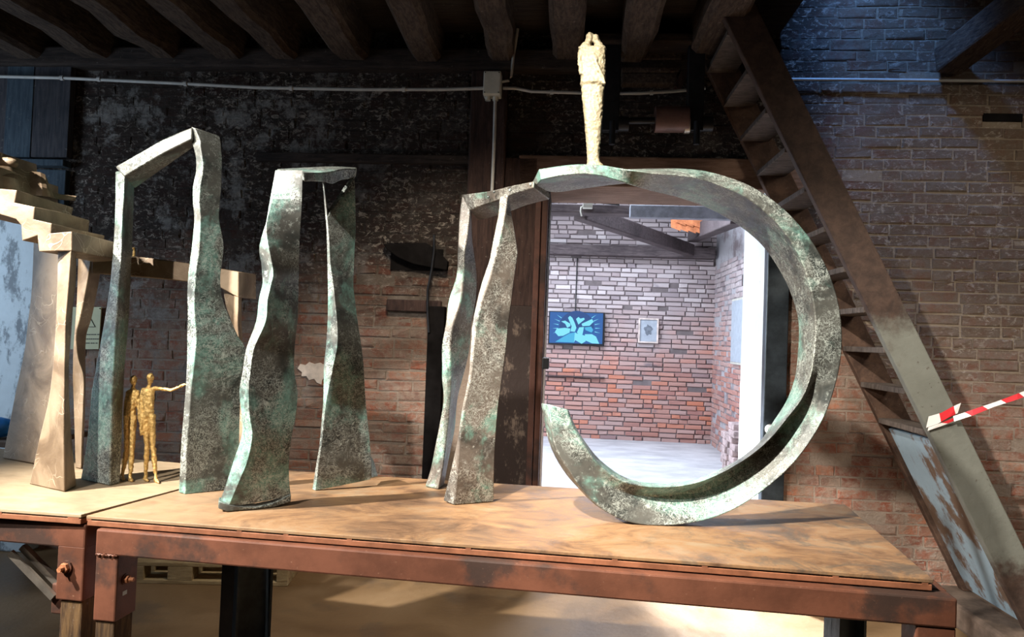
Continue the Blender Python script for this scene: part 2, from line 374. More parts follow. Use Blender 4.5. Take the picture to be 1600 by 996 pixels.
# ------------------------------------------------------------------ mesh helpers
class MB:
    def __init__(s): s.v = []; s.f = []; s.att = []
    def add(s, vs, fs):
        b = len(s.v); s.v += [Vector(p) for p in vs]; s.f += [tuple(b + i for i in f) for f in fs]; return s
    def hexa(s, p):                       # 8 points: bottom 4, top 4
        return s.add(p, [(0, 3, 2, 1), (4, 5, 6, 7), (0, 1, 5, 4), (1, 2, 6, 5), (2, 3, 7, 6), (3, 0, 4, 7)])
    def bbox(s, u0, u1, v0, v1, z0, z1):  # box in the building frame
        return s.hexa([B(u0, v0, z0), B(u1, v0, z0), B(u1, v1, z0), B(u0, v1, z0), B(u0, v0, z1), B(u1, v0, z1), B(u1, v1, z1), B(u0, v1, z1)])
    def bar(s, p, q, wx, wz, up=(0, 0, 1)):   # rectangular bar from p to q
        p, q = Vector(p), Vector(q); d = (q - p).normalized(); up = Vector(up)
        x = d.cross(up).normalized() * wx / 2; z = x.cross(d).normalized() * wz / 2
        return s.hexa([p - x - z, q - x - z, q + x - z, p + x - z, p - x + z, q - x + z, q + x + z, p + x + z])
    def tube(s, pts, r, n=10, cap=True):
        pts = [Vector(p) for p in pts]; rs = r if isinstance(r, (list, tuple)) else [r] * len(pts)
        rings = []
        ref = Vector((0.13, 0.21, 0.97))
        for i, p in enumerate(pts):
            d = (pts[min(i + 1, len(pts) - 1)] - pts[max(i - 1, 0)]).normalized()
            rr = ref if abs(d.dot(ref.normalized())) < 0.9 else Vector((1, 0.1, 0))
            x = d.cross(rr).normalized(); y = d.cross(x)
            rings.append([p + (x * math.cos(t) + y * math.sin(t)) * rs[i] for t in [2 * math.pi * k / n for k in range(n)]])
        return s.loft(rings, cap)
    def loft(s, rings, cap=True):
        n = len(rings[0]); vs = [p for r in rings for p in r]; fs = []
        for i in range(len(rings) - 1):
            for k in range(n):
                a, b = i * n + k, i * n + (k + 1) % n
                fs.append((a, b, b + n, a + n))
        if cap: fs += [tuple(reversed(range(n))), tuple((len(rings) - 1) * n + k for k in range(n))]
        return s.add(vs, fs)
    def prism(s, poly, vec):
        n = len(poly); vec = Vector(vec); vs = [Vector(p) for p in poly] + [Vector(p) + vec for p in poly]
        return s.add(vs, [tuple(reversed(range(n))), tuple(range(n, 2 * n))] + [(k, (k + 1) % n, (k + 1) % n + n, k + n) for k in range(n)])
    def ball(s, c, r, n=10, m=8, sc=(1, 1, 1)):
        c = Vector(c); rings = []
        for i in range(1, m):
            t = math.pi * i / m
            rings.append([c + Vector((math.sin(t) * math.cos(a) * sc[0], math.sin(t) * math.sin(a) * sc[1], -math.cos(t) * sc[2])) * r for a in [2 * math.pi * k / n for k in range(n)]])
        return s.loft(rings)
    def build(s, name, mat, parent=None, smooth=None, bevel=0, kind=None, rnd=None, origin=None):
        base = Vector((0, 0, 0))
        if parent is not None:
            base = WORLD.get(parent.name, Vector((0, 0, 0)))
        if origin is not None: org = Vector(origin)
        elif parent is None: org = Vector((sum(p.x for p in s.v) / len(s.v), sum(p.y for p in s.v) / len(s.v), min(p.z for p in s.v)))
        else: org = base
        me = bpy.data.meshes.new(name)
        me.from_pydata([p - org for p in s.v], [], s.f)
        bm = bmesh.new(); bm.from_mesh(me); bmesh.ops.recalc_face_normals(bm, faces=bm.faces); bm.to_mesh(me); bm.free()
        if s.att:
            nm, vals = s.att
            a = me.attributes.new(nm, 'FLOAT', 'POINT'); a.data.foreach_set('value', vals)
        me.materials.append(mat)
        if smooth is not None:
            me.polygons.foreach_set('use_smooth', [True] * len(me.polygons))
            me.set_sharp_from_angle(angle=math.radians(smooth))
        me.update()
        o = bpy.data.objects.new(name, me); COL.objects.link(o)
        o.location = org - base
        if parent is not None: o.parent = parent
        WORLD[o.name] = org
        if bevel:
            b = o.modifiers.new('bevel', 'BEVEL'); b.width = bevel; b.segments = 2; b.limit_method = 'ANGLE'; b.angle_limit = math.radians(38)
        if kind: o['kind'] = kind
        return o
WORLD = {}
def tag(o, label, cat=None, group=None, kind=None):
    o['label'] = label
    if cat: o['category'] = cat
    if group: o['group'] = group
    if kind: o['kind'] = kind
    return o
def empty(name, loc, label, cat, group=None, kind=None):
    o = bpy.data.objects.new(name, None); COL.objects.link(o); o.location = loc; o.empty_display_size = 0.1
    WORLD[o.name] = Vector(loc)
    return tag(o, label, cat, group, kind)
def catmull(pts, n):                      # resample a list of tuples of Vectors
    out = []
    m = len(pts)
    for i in range(m - 1):
        p0, p1, p2, p3 = pts[max(i - 1, 0)], pts[i], pts[i + 1], pts[min(i + 2, m - 1)]
        for k in range(n):
            t = k / n
            out.append([0.5 * ((2 * b) + (c - a) * t + (2 * a - 5 * b + 4 * c - d) * t * t + (3 * b - a - 3 * c + d) * t ** 3) for a, b, c, d in zip(p0, p1, p2, p3)])
    out.append(list(pts[-1]))
    return out
def pl(pts, y):                           # piecewise linear x(y) through pixel points (x, y)
    if y <= pts[0][1]: return pts[0][0]
    for (xa, ya), (xb, yb) in zip(pts, pts[1:]):
        if y <= yb: return xa + (xb - xa) * (y - ya) / max(1e-6, yb - ya)
    return pts[-1][0]

#=STRUCT=
# ------------------------------------------------------------------ the building shell
DU0, _ = wp(859, 306, WV)
_, DZ1 = wp(950, 314, WB)
DU1, _ = wp(1196, 400, WV)
U0, U1 = -4.9, 4.4
FR = 2.20                                 # right wall of the rear room
floor = tag(MB().bbox(U0, U1, -3.2, WV + 0.28, -0.08, 0).build('floor', M['floor']), 'brown stained concrete floor under the tables', 'floor', kind='structure')
ffloor = tag(MB().bbox(-3.2, FR + 0.2, WV + 0.28, FV + 0.2, -0.08, 0).build('floor', M['ffloor']), 'pale grey concrete floor of the bright rear room', 'floor', kind='structure')

def shell(name, label, boxes, mat, cat='wall'):
    mb = MB()
    for b in boxes: mb.bbox(*b)
    return tag(mb.build(name, mat), label, cat, kind='structure')
HOLES = []                                # (u0, u1, z0, z1) left free of bricks
HOLES.append((DU0 - 0.30, DU1 + 0.10, -1, DZ1 + 0.17))
hx0, hz1 = wp(612, 388, WV); hx1, hz0 = wp(692, 424, WV)
HOLES.append((hx0, hx1, hz0, hz1))
sx0, sz1 = wp(606, 468, WV); sx1, sz0 = wp(690, 489, WV)
HOLES.append((sx0, sx1, sz0, sz1))
nx0, nz1 = wp(1535, 178, WV); nx1, nz0 = wp(1596, 191, WV)
HOLES.append((nx0, nx1, nz0, nz1))
px0, _ = wp(668, 600, WV); px1, pz1 = wp(698, 480, WV)
HOLES.append((px0, DU0, -1, pz1))
rx0, rz1 = wp(734, 130, WV)
HOLES.append((rx0, wp(792, 200, WV)[0], pz1, CZ))
wall_back = shell('wall_back', 'sooty old brick wall with timber-framed doorway behind the sculptures',
    [(U0, DU0, WV, WB, 0, CZ + 0.9), (DU1, U1, WV, WB, 0, CZ + 0.9), (DU0, DU1, WV, WB, DZ1, CZ + 0.9)], M['mortar'])
wall_far = shell('wall_far', 'pale weathered brick end wall of the rear room', [(-3.2, FR + 0.2, FV, FV + 0.25, 0, 4.6)], M['fmortar'])
wall_fr = shell('wall_right', 'flaking plaster and brick side wall of the rear room', [(FR, FR + 0.25, WB, FV, 0, 4.6)], M['farplaster'])
wall_fl = shell('wall_left', 'rear room wall with tall window opening, out of view', [(-3.2, -3.0, WB, 5.6, 0, 4.6), (-3.2, -3.0, 8.9, FV, 0, 4.6), (-3.2, -3.0, 5.6, 8.9, 0, 0.8), (-3.2, -3.0, 5.6, 8.9, 3.1, 4.6)], M['farplaster'])
wall_r2 = shell('wall_side', 'dark side wall of the front room beyond the staircase', [(U1, U1 + 0.2, -3.2, WB, 0, CZ + 0.9)], M['mortar'])
wall_l2 = shell('wall_side', 'dark side wall of the front room beyond the left table', [(U0 - 0.2, U0, -3.2, 2.0, 0, CZ + 0.9), (U0 - 0.2, U0, 2.0, 4.0, 2.6, CZ + 0.9), (U0 - 0.2, U0, 4.0, WB, 0, CZ + 0.9)], M['mortar'])
wall_b2 = shell('wall_front', 'dark wall behind the viewer', [(U0, U1, -3.4, -3.2, 0, CZ + 0.9)], M['mortar'])

def brick_mesh(L, Hh, D, rg):
    """a worn brick: bottom-left-back at the origin, local x along the wall, -y to the room"""
    i = min(0.007, Hh * 0.14)
    j = lambda a: rg.uniform(-a, a) * 1.5
    back = [(0, 0, 0), (L, 0, 0), (L, 0, Hh), (0, 0, Hh)]
    mid = [(j(.003), -D * 0.75, j(.003)), (L + j(.003), -D * 0.75, j(.003)), (L + j(.003), -D * 0.75, Hh + j(.003)), (j(.003), -D * 0.75, Hh + j(.003))]
    a = i + rg.uniform(0, .004)
    fr = [(a + j(.003), -D + j(.003), a + j(.002)), (L - a + j(.003), -D + j(.003), a + j(.002)), (L - a + j(.003), -D + j(.003), Hh - a + j(.002)), (a + j(.003), -D + j(.003), Hh - a + j(.002))]
    vs = back + mid + fr
    fs = [(8, 9, 10, 11)] + [(k, (k + 1) % 4, (k + 1) % 4 + 4, k + 4) for k in range(4)] + [(k + 4, (k + 1) % 4 + 4, (k + 1) % 4 + 8, k + 8) for k in range(4)]
    return [Vector(p) for p in vs], fs

def lay_bricks(wall, to_world, rot, u0, u1, z0, z1, course, joint, Ls, D, mat, holes, visible, seed, nsingle=300, miss=0.0):
    """bricks of a wall: the largest in view as single parts, the rest joined"""
    rg = random.Random(seed)
    items = []
    nrow = int((z1 - z0) / course)
    for r in range(nrow):
        z = z0 + r * course
        u = u0 - rg.uniform(0, Ls[0])
        while u < u1:
            L = Ls[0] if rg.random() < 0.62 else Ls[1]
            L *= rg.uniform(0.90, 1.06)
            a, b = max(u, u0), min(u + L, u1)
            u += L + joint * rg.uniform(0.7, 1.4)
            segs = [(a, b)]
            for (ha, hb, hz0, hz1) in holes:
                if z + course > hz0 + 0.02 and z < hz1 - 0.02:
                    ns = []
                    for (s, e) in segs:
                        if e <= ha or s >= hb: ns.append((s, e)); continue
                        if s < ha: ns.append((s, ha))
                        if e > hb: ns.append((hb, e))
                    segs = ns
            for (s, e) in segs:
                if e - s < 0.035 or rg.random() < miss: continue
                items.append((s, z + rg.uniform(-.004, .004), e - s, course - joint * rg.uniform(0.8, 1.3), D * rg.uniform(0.35, 1.25)))
    cand = []
    for i, (s, z, L, Hh, d) in enumerate(items):
        px, py = proj(to_world(s + L / 2, z + Hh / 2))
        vis = visible(px, py)
        if vis: cand.append((vis * L * (0.9 + 0.2 * rg.random()), i))
    cand.sort(reverse=True)
    single = set(i for _, i in cand[:nsingle])
    # shared meshes: six stretchers and four headers, scaled to each brick's length
    protos = []
    for k in range(12):
        Lp = Ls[0] if k < 7 else Ls[1]
        vs, fs = brick_mesh(Lp, course - joint, D, rg)
        me = bpy.data.meshes.new('brick'); me.from_pydata(vs, [], fs)
        bm = bmesh.new(); bm.from_mesh(me); bmesh.ops.recalc_face_normals(bm, faces=bm.faces); bm.to_mesh(me); bm.free()
        me.materials.append(mat); protos.append((Lp, me))
    mb = MB(); att = []
    base = WORLD[wall.name]
    for i, (s, z, L, Hh, d) in enumerate(items):
        if i in single:
            Lp, me = rg.choice(protos[:7] if L > (Ls[0] + Ls[1]) / 2 else protos[7:])
            o = bpy.data.objects.new('brick', me); COL.objects.link(o)
            o.parent = wall
            o.location = to_world(s, z) - base
            o.rotation_euler = (rg.uniform(-.02, .02), rg.uniform(-.006, .006), rot + rg.uniform(-.006, .006))
            o.scale = (L / Lp, d / D, Hh / (course - joint))
        else:
            vs, fs = brick_mesh(L, Hh, d, rg)
            R = Matrix.Rotation(rot, 3, 'Z'); p0 = to_world(s, z)
            mb.add([p0 + R @ p for p in vs], fs); att += [rg.random()] * len(vs)
    mb.att = ('rnd', att)
    return mb.build('bricks', mat, wall, kind='stuff')

def vis_main(x, y):
    if not (6 < x < 1594 and 20 < y < 985): return 0
    if y > 735 + 0.048 * x - 10 and x < 1330: return 0
    if x > 1330 and y > 800 + (x - 1330) * 0.9: return 0
    if x < 130 and y > 250: return 0
    if 120 < x < 212 or 284 < x < 475 and y > 215 or 496 < x < 580 and y > 265: return 0
    if 655 < x < 1235 and y > 255: return 0
    if 1105 < x < 1330 and y < 560 and x < 1330: 
        if 1130 + (y - 60) * 0.46 - 20 < x < 1200 + (y - 60) * 0.52 + 6: return 0
    if 1119 + (y - 72) * 0.46 - 12 < x < 1190 + (y - 12) * 0.50 + 6: return 0
    if 1230 < x < 1320 and 300 < y < 700: return 0
    if y < 130 and x < 1190: return 0
    return 3 if (x > 1200 or y > 430) else 1
lay_bricks(wall_back, lambda u, z: B(u, WV, z), -A, U0 + 0.3, U1, 0.0, CZ + 0.85, 0.0665, 0.0105, (0.235, 0.115), 0.005, M['brick'], HOLES, vis_main, 3, 300, 0.015)
def vis_far(x, y):
    return 1 if 852 < x < 1110 and 322 < y < 690 and (x - 1020) ** 2 / 240 ** 2 + (y - 530) ** 2 / 240 ** 2 < 1 and not (855 < x < 950 and 480 < y < 545) else 0
lay_bricks(wall_far, lambda u, z: B(u, FV, z), -A, -1.4, FR, 0.0, 4.4, 0.070, 0.013, (0.25, 0.125), 0.03, M['fbrick'], [], vis_far, 5, 300, 0.03)
# brick side wall of the rear room (lower part bare of plaster)
lay_bricks(wall_fr, lambda u, z: B(FR, 7.0 + FV - u, z), -A - math.pi / 2, 7.0, 8.75, 0.0, 2.7, 0.070, 0.013, (0.25, 0.125), 0.02, M['fbrick'], [], lambda x, y: 0, 9, 0, 0.18)

# ceiling: boards, joists, trimmer round the stair hatch
ceil = shell('ceiling', 'dark board ceiling on old timber joists', [(U0, 1.25, -3.2, WV + 0.1, CZ, CZ + 0.05), (1.25, U1, -3.2, 3.18, CZ, CZ + 0.05), (3.05, U1, 3.18, WV + 0.1, CZ, CZ + 0.05)], M['board'], 'ceiling')
shell('ceiling', 'boarded upper ceiling far above the stair hatch', [(U0, U1, 0, WV + 0.6, 5.2, 5.25)], M['board'], 'ceiling')
shell('ceiling', 'pitched underside of the rear room roof', [(-3.2, FR + 0.2, WB, 6.2, 4.2, 4.25), (-3.2, FR + 0.2, 9.0, FV + 0.2, 4.2, 4.25)], M['board'], 'ceiling')
def joist(u, wd, zb=3.20, v0=-3.0, v1=WV, h=0.22, parent=ceil):
    rg = random.Random(int(u * 1000) + 77)
    rings = []
    for k in range(31):
        v = v0 + (v1 - v0) * k / 30
        c = u + rg.uniform(-.012, .012); ww = wd * rg.uniform(0.88, 1.10); zz = zb + rg.uniform(-.02, .015)
        e = 0.03
        rings.append([B(c - ww / 2, v, zz + e), B(c - ww / 2 + e, v, zz), B(c + ww / 2 - e, v, zz), B(c + ww / 2, v, zz + e), B(c + ww / 2, v, zz + h), B(c - ww / 2, v, zz + h)])
    return MB().loft(rings).build('joist', M['beam'], parent, smooth=40)
for x, wd in ((-60, .2), (60, .20), (165, .2), (272, .19), (367, .2), (455, .18), (560, .21), (673, .17), (788, .18), (885, .19), (985, .18), (1098, .22)):
    joist(wp(x, 85, WV)[0], wd)
for u in (3.15, 3.6, 4.05): joist(u, 0.2)
# short joists running up to the trimmer in front of the hatch
MB().bbox(1.2, U1, 2.98, 3.16, 3.17, 3.40).build('trimmer_beam', M['beam'], ceil, bevel=0.012)
p = [wp(1486, 92, 4.30), wp(1600, 8, 3.7)]
MB().bar(B(p[0][0], 4.35, p[0][1]), B(p[1][0] + 0.1, 3.6, p[1][1] + 0.1), 0.16, 0.16).build('brace_timber', M['beam'], ceil, bevel=0.015)
# wall plate and top timbers along the wall
wpz1 = wp(500, 84, WV)[1]; wpz0 = wp(500, 114, WV)[1]
tag(MB().bbox(wp(-40, 100, WV)[0], wp(1130, 100, WV)[0], WV - 0.10, WV + 0.05, wpz0, wpz1).build('trim_1', M['plate'], bevel=0.012), 'sooty timber wall plate carrying the joist ends', 'timber', kind='structure')
b0 = wp(405, 243, WV); b1 = wp(735, 250, WV)
tag(MB().bbox(b0[0], b1[0], WV - 0.05, WV, b0[1] - 0.045, b0[1] + 0.01).build('trim_2', M['plate'], bevel=0.004), 'thin dark timber batten let into the wall above the middle arch', 'timber', kind='structure')
# cavities in the wall: flat black plates painted as the shade inside
tag(MB().bbox(hx0, hx1, WV - 0.012, WV - 0.004, hz0, hz1).build('trim_3', M['hole']), 'socket beside the third arch, its shade painted as a flat black plate', 'socket', kind='structure')
tag(MB().bbox(sx0, sx1, WV - 0.035, WV, sz0, sz1).build('trim_4', M['post'], bevel=0.006), 'short charred timber let into the wall under the black socket', 'timber', kind='structure')
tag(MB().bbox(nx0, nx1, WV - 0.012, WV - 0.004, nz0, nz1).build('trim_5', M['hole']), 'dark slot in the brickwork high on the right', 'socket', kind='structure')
# ragged corbel in the socket
c0 = wp(612, 385, WV); c1 = wp(700, 425, WV)
poly = [wp(x, y, WV) for x, y in ((602, 383), (668, 381), (684, 392), (702, 410), (700, 424), (668, 418), (648, 414), (625, 404), (608, 392))]
tag(MB().prism([B(u, WV - 0.055, z) for u, z in poly], B(0, 0.05, 0)).build('charred_corbel', M['hole'], bevel=0.006), 'ragged charred timber end sticking out of the brick wall', 'timber')
tag(MB().tube([B(wp(x, y, WV)[0], WV - 0.075, wp(x, y, WV)[1]) for x, y in ((682, 370), (682, 395), (678, 425), (672, 455), (672, 490), (674, 520))], 0.008, 8).build('iron_rod', M['iron'], smooth=60), 'thin bent iron rod hanging down the wall left of the third arch', 'rod')
pp = [wp(x, y, WV) for x, y in ((466, 576), (470, 569), (478, 571), (484, 566), (492, 569), (501, 567), (508, 571), (507, 580), (510, 588), (504, 594), (503, 601), (496, 598), (492, 592), (484, 594), (480, 588), (472, 588), (473, 582))]
tag(MB().prism([B(u, WV - 0.012, z) for u, z in pp], B(0, 0.012, 0)).build('lime_patch', M['limewhite']), 'small white lime patch on the bricks beside the middle arch', 'plaster patch')

# ------------------------------------------------------------------ doorway
df = empty('door_1', B((DU0 + DU1) / 2, WV, 0), 'timber and iron framed doorway into the bright rear room', 'doorway', kind='structure')
uA = wp(806, 600, WV - 0.1)[0]; uB = wp(836, 600, WV - 0.1)[0]
MB().bbox(uB, DU0 - 0.005, WV - 0.1, WB - 0.1, 0, DZ1).build('jamb', M['rustdoor'], df, bevel=0.006)
MB().bbox(uB - 0.035, uB, WV - 0.12, WV - 0.02, 0, DZ1).build('iron_angle', M['rustdoor'], df, bevel=0.004)
MB().bbox(uA - 0.26, uB - 0.035, WV - 0.06, WV, 0, pz1 + 0.02).build('door_leaf', M['doorleaf'], df, bevel=0.004)
MB().bbox(uA - 0.26, uB - 0.035, WV - 0.05, WV, pz1 + 0.02, DZ1 + 0.15).build('upper_panel', M['post'], df, bevel=0.004)
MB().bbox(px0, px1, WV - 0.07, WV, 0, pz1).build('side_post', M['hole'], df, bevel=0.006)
MB().bbox(DU0 - 0.2, DU1 + 0.3, WV - 0.05, WB + 0.01, DZ1 - 0.02, DZ1 + 0.17).build('door_lintel', M['lintel'], df, bevel=0.01)
MB().bbox(DU1 - 0.004, DU1 + 0.02, WV + 0.0, WB + 0.01, 0, DZ1).build('painted_reveal', M['white'], df)
uR = wp(1228, 600, WV - 0.05)[0]
MB().bbox(DU1 - 0.004, uR, WV - 0.07, WV, 0, DZ1).build('iron_post', M['steel'], df, bevel=0.006)
q = wp(850, 568, WV - 0.1)
MB().bbox(q[0] - 0.012, q[0] + 0.03, WV - 0.12, WV - 0.02, q[1] - 0.035, q[1] + 0.035).build('latch', M['black'], df, bevel=0.006)
r0 = wp(736, 130, WV - 0.08)[0]; r1 = wp(791, 200, WV - 0.08)[0]
tag(MB().bbox(r0, r1, WV - 0.08, WV + 0.02, pz1, wpz0).build('trim_6', M['post'], bevel=0.012), 'upright dark timber post behind the junction box', 'post', kind='structure')
q = wp(1205, 672, WV - 0.1)
bl = empty('ceramic_insulator', B(q[0], WV - 0.10, q[1]), 'small white ceramic insulator on the iron door post', 'insulator')
MB().tube([B(q[0], WV - 0.07, q[1]), B(q[0], WV - 0.09, q[1]), B(q[0], WV - 0.10, q[1]), B(q[0], WV - 0.13, q[1])], [0.03, 0.032, 0.026, 0.03], 14).build('body', M['bulb'], bl, smooth=50)
MB().tube([B(q[0], WV - 0.128, q[1]), B(q[0], WV - 0.136, q[1])], 0.009, 8).build('screw', M['iron'], bl)

# ------------------------------------------------------------------ conduit, junction box
def wall_line(pts, v):
    return [B(wp(x, y, v)[0], v, wp(x, y, v)[1]) for x, y in pts]
vC = WV - 0.12
cl = empty('conduit', wall_line([(400, 135)], vC)[0], 'grey electrical conduit running left of the junction box', 'conduit')
pts = [(-30, 119), (100, 122), (290, 131), (400, 137), (560, 140), (690, 140), (757, 138)]
MB().tube(wall_line(pts, vC), 0.0105, 8).build('pipe', M['conduit'], cl, smooth=60)
for x, y in ((97, 122), (155, 124), (290, 131), (455, 138), (631, 140)):
    a, b = wall_line([(x - 2.5, y), (x + 2.5, y)], vC)
    MB().tube([a, b], 0.016, 8).build('clip', M['conduit'], cl)
cr = empty('conduit', wall_line([(900, 143)], vC)[0], 'sagging grey conduit between junction box and staircase', 'conduit')
MB().tube(wall_line([(786, 138), (805, 138), (830, 143), (862, 144), (930, 146), (1000, 146), (1050, 143), (1085, 140), (1102, 138)], vC), 0.0095, 8).build('pipe', M['conduit'], cr, smooth=60)
for x, y in ((862, 144), (1018, 145)):
    a, b = wall_line([(x - 2.5, y), (x + 2.5, y)], vC); MB().tube([a, b], 0.015, 8).build('clip', M['conduit'], cr)
vD = WV - 0.05
c2 = tag(MB().tube(wall_line([(1235, 124), (1330, 124.5), (1480, 126), (1640, 127)], vD), 0.009, 8).build('conduit', M['conduit'], smooth=60), 'thin grey conduit along the blue-lit brick wall beside the stair', 'conduit')
c3 = tag(MB().tube(wall_line([(774, 157), (772, 230), (768, 320)], vC), 0.0105, 8).build('conduit', M['conduit'], smooth=60), 'vertical grey conduit dropping from the junction box', 'conduit')
c4 = tag(MB().tube(wall_line([(784, 128), (795, 126), (799, 120), (802, 90), (809, 45)], vC), 0.009, 8).build('conduit', M['conduit'], smooth=60), 'short grey conduit rising from the junction box to the joists', 'conduit')
ja = wp(757, 115, vC); jb = wp(783, 152, vC)
jb_ = empty('junction_box', B((ja[0] + jb[0]) / 2, WV - 0.13, jb[1]), 'square beige plastic junction box high on the dark post', 'junction box')
MB().bbox(ja[0], jb[0], WV - 0.16, WV - 0.08, jb[1], ja[1]).build('body', M['box'], jb_, bevel=0.006)
MB().bbox(ja[0] + 0.003, jb[0] - 0.003, WV - 0.172, WV - 0.16, jb[1] + 0.003, ja[1] - 0.003).build('lid', M['box'], jb_, bevel=0.004)
for du in (0.012, jb[0] - ja[0] - 0.012):
    for dz in (0.012, ja[1] - jb[1] - 0.012):
        p0 = B(ja[0] + du, WV - 0.171, jb[1] + dz); MB().tube([p0, B(ja[0] + du, WV - 0.175, jb[1] + dz)], 0.004, 8).build('screw', M['ink'], jb_)
for fx in (0.25, 0.68):
    uu = ja[0] + (jb[0] - ja[0]) * fx
    MB().tube([B(uu, vC, jb[1] - 0.022), B(uu, vC, jb[1])], 0.018, 10).build('gland', M['box'], jb_, smooth=50)

# ------------------------------------------------------------------ pulley bracket above the doorway
vP = WV - 0.25
def bb(x0, y0, x1, y1, v0, v1):
    a = wp(x0, y0, v0); b = wp(x1, y1, v0)
    return MB().bbox(a[0], b[0], v0, v1, b[1], a[1])
br = empty('shaft_bracket', B(wp(1020, 200, vP)[0], WV, wp(1020, 200, vP)[1]), 'dark timber and iron shaft bracket hanging from the joists above the doorway', 'bracket')
bb(872, 50, 1102, 66, vP - 0.04, WV).build('cross_timber', M['plate'], br, bevel=0.01)
bb(975, 66, 1066, 92, WV - 0.12, WV).build('board', M['beam'], br, bevel=0.006)
bb(972, 94, 1062, 112, WV - 0.10, WV).build('board', M['beam'], br, bevel=0.006)
bb(972, 114, 1058, 131, WV - 0.08, WV).build('board', M['beam'], br, bevel=0.006)
for x in (957, 1089):
    bb(x - 12, 66, x + 10, 204, vP, vP + 0.06).build('hanger', M['iron'], br, bevel=0.006)
    a = wp(x, 190, vP - 0.03); b = wp(x - 1, 226, vP - 0.03)
    MB().tube([B(a[0], vP - 0.03, a[1]), B(b[0], vP - 0.03, b[1])], 0.018, 10).build('rod', M['iron'], br, smooth=50)
a = wp(930, 190, vP + 0.03); b = wp(1114, 187, vP + 0.03)
MB().tube([B(a[0], vP + 0.03, a[1]), B(b[0], vP + 0.03, b[1])], 0.02, 12).build('shaft', M['iron'], br, smooth=50)
for x, y, hw, r, m in ((1049, 187, 26, 0.076, 'roller'), (974, 194, 8, 0.045, 'iron'), (1105, 194, 8, 0.045, 'iron'), (1073, 196, 4, 0.05, 'angle')):
    a = wp(x - hw, y, vP + 0.03); b = wp(x + hw, y, vP + 0.03)
    MB().tube([B(a[0], vP + 0.03, a[1]), B(b[0], vP + 0.03, b[1])], r, 20).build('roller', M[m], br, smooth=50)
tag(MB().bar(wall_line([(1058, 140)], WV - 0.06)[0], wall_line([(1090, 66)], WV - 0.06)[0], 0.06, 0.05).build('brace_timber', M['post'], br, bevel=0.005), 'slanting dark strut')

# ------------------------------------------------------------------ rear room
def rr(x0, y0, x1, y1, v0, v1): return bb(x0, y0, x1, y1, v0, v1)
tb = tag(rr(760, 378, 1118, 404, FV - 0.25, FV).build('trim_7', M['farwood'], bevel=0.01), 'long dark timber tie beam on the rear room end wall', 'beam', kind='structure')
tag(rr(780, 316, 1180, 339, 7.0, 7.2).build('trim_8', M['farwood'], bevel=0.01), 'grey timber cross beam under the rear room roof', 'beam', kind='structure')
tag(rr(985, 320, 1190, 344, 6.9, 7.0).build('steel_channel', M['steelblue'], bevel=0.006), 'blue-grey steel channel bolted along the rear room cross beam', 'steel channel')
a = wp(905, 334, 7.3); b = wp(1080, 390, 10.4)
tag(MB().bar(B(a[0], 7.19, a[1]), B(b[0], 10.5, b[1]), 0.14, 0.17).build('rafter', M['farwood'], bevel=0.012), 'sloping dark rafter meeting the tie beam in the rear room', 'rafter')
a = wp(1085, 366, 10.4); b = wp(1150, 338, 7.3)
tag(MB().bar(B(a[0], 10.5, a[1]), B(b[0], 7.19, b[1]), 0.16, 0.2).build('rafter', M['farwood'], bevel=0.012), 'short thick rafter end beside the orange tiles', 'rafter')
rt = empty('roof_tiles', B(*[wp(1075, 355, 9.2)[0], 9.2, wp(1075, 355, 9.2)[1]]), 'orange terracotta tiles showing between the rear room rafters', 'roof tiles')
for i, (x, y) in enumerate(((1056, 350), (1068, 352), (1080, 354), (1092, 356), (1064, 342), (1076, 344), (1088, 346), (1100, 348))):
    a = wp(x, y, 9.3)
    c = B(a[0], 9.3, a[1]); d1 = B(0.12, 0, -0.045) ; d2 = Vector((0.0, 0.02, 0.075))
    MB().prism([c - d1 * .5 - d2, c + d1 * .5 - d2, c + d1 * .5 + d2, c - d1 * .5 + d2], (0, 0.03, 0.01)).build('tile', M['tile'], rt, bevel=0.003)
tag(MB().tube([B(wp(902, 404, FV - 0.05)[0], FV - 0.05, wp(902, 404, FV - 0.05)[1]), B(wp(899, 487, FV - 0.05)[0], FV - 0.05, wp(899, 487, FV - 0.05)[1])], 0.01, 6).build('cable', M['black']), 'thin black cable running down to the screen', 'cable')
jbx = tag(rr(911, 317, 926, 325, 6.92, 7.0).build('lamp_box', M['box'], bevel=0.004), 'small white fitting with cable on the rear room beam', 'fitting')
tag(MB().tube([B(wp(x, y, 6.95)[0], 6.95, wp(x, y, 6.95)[1]) for x, y in ((912, 321), (908, 324), (907, 330), (909, 338))], 0.008, 6).build('cable', M['box']), 'white cable end hanging from the rear room fitting', 'cable')
tag(MB().tube([B(wp(x, y, 6.9)[0], 6.9, wp(x, y, 6.9)[1]) for x, y in ((862, 316), (900, 313), (935, 316), (968, 320))], 0.012, 6).build('cable', M['black'], smooth=60), 'black cable draped along the rear room beam', 'cable')
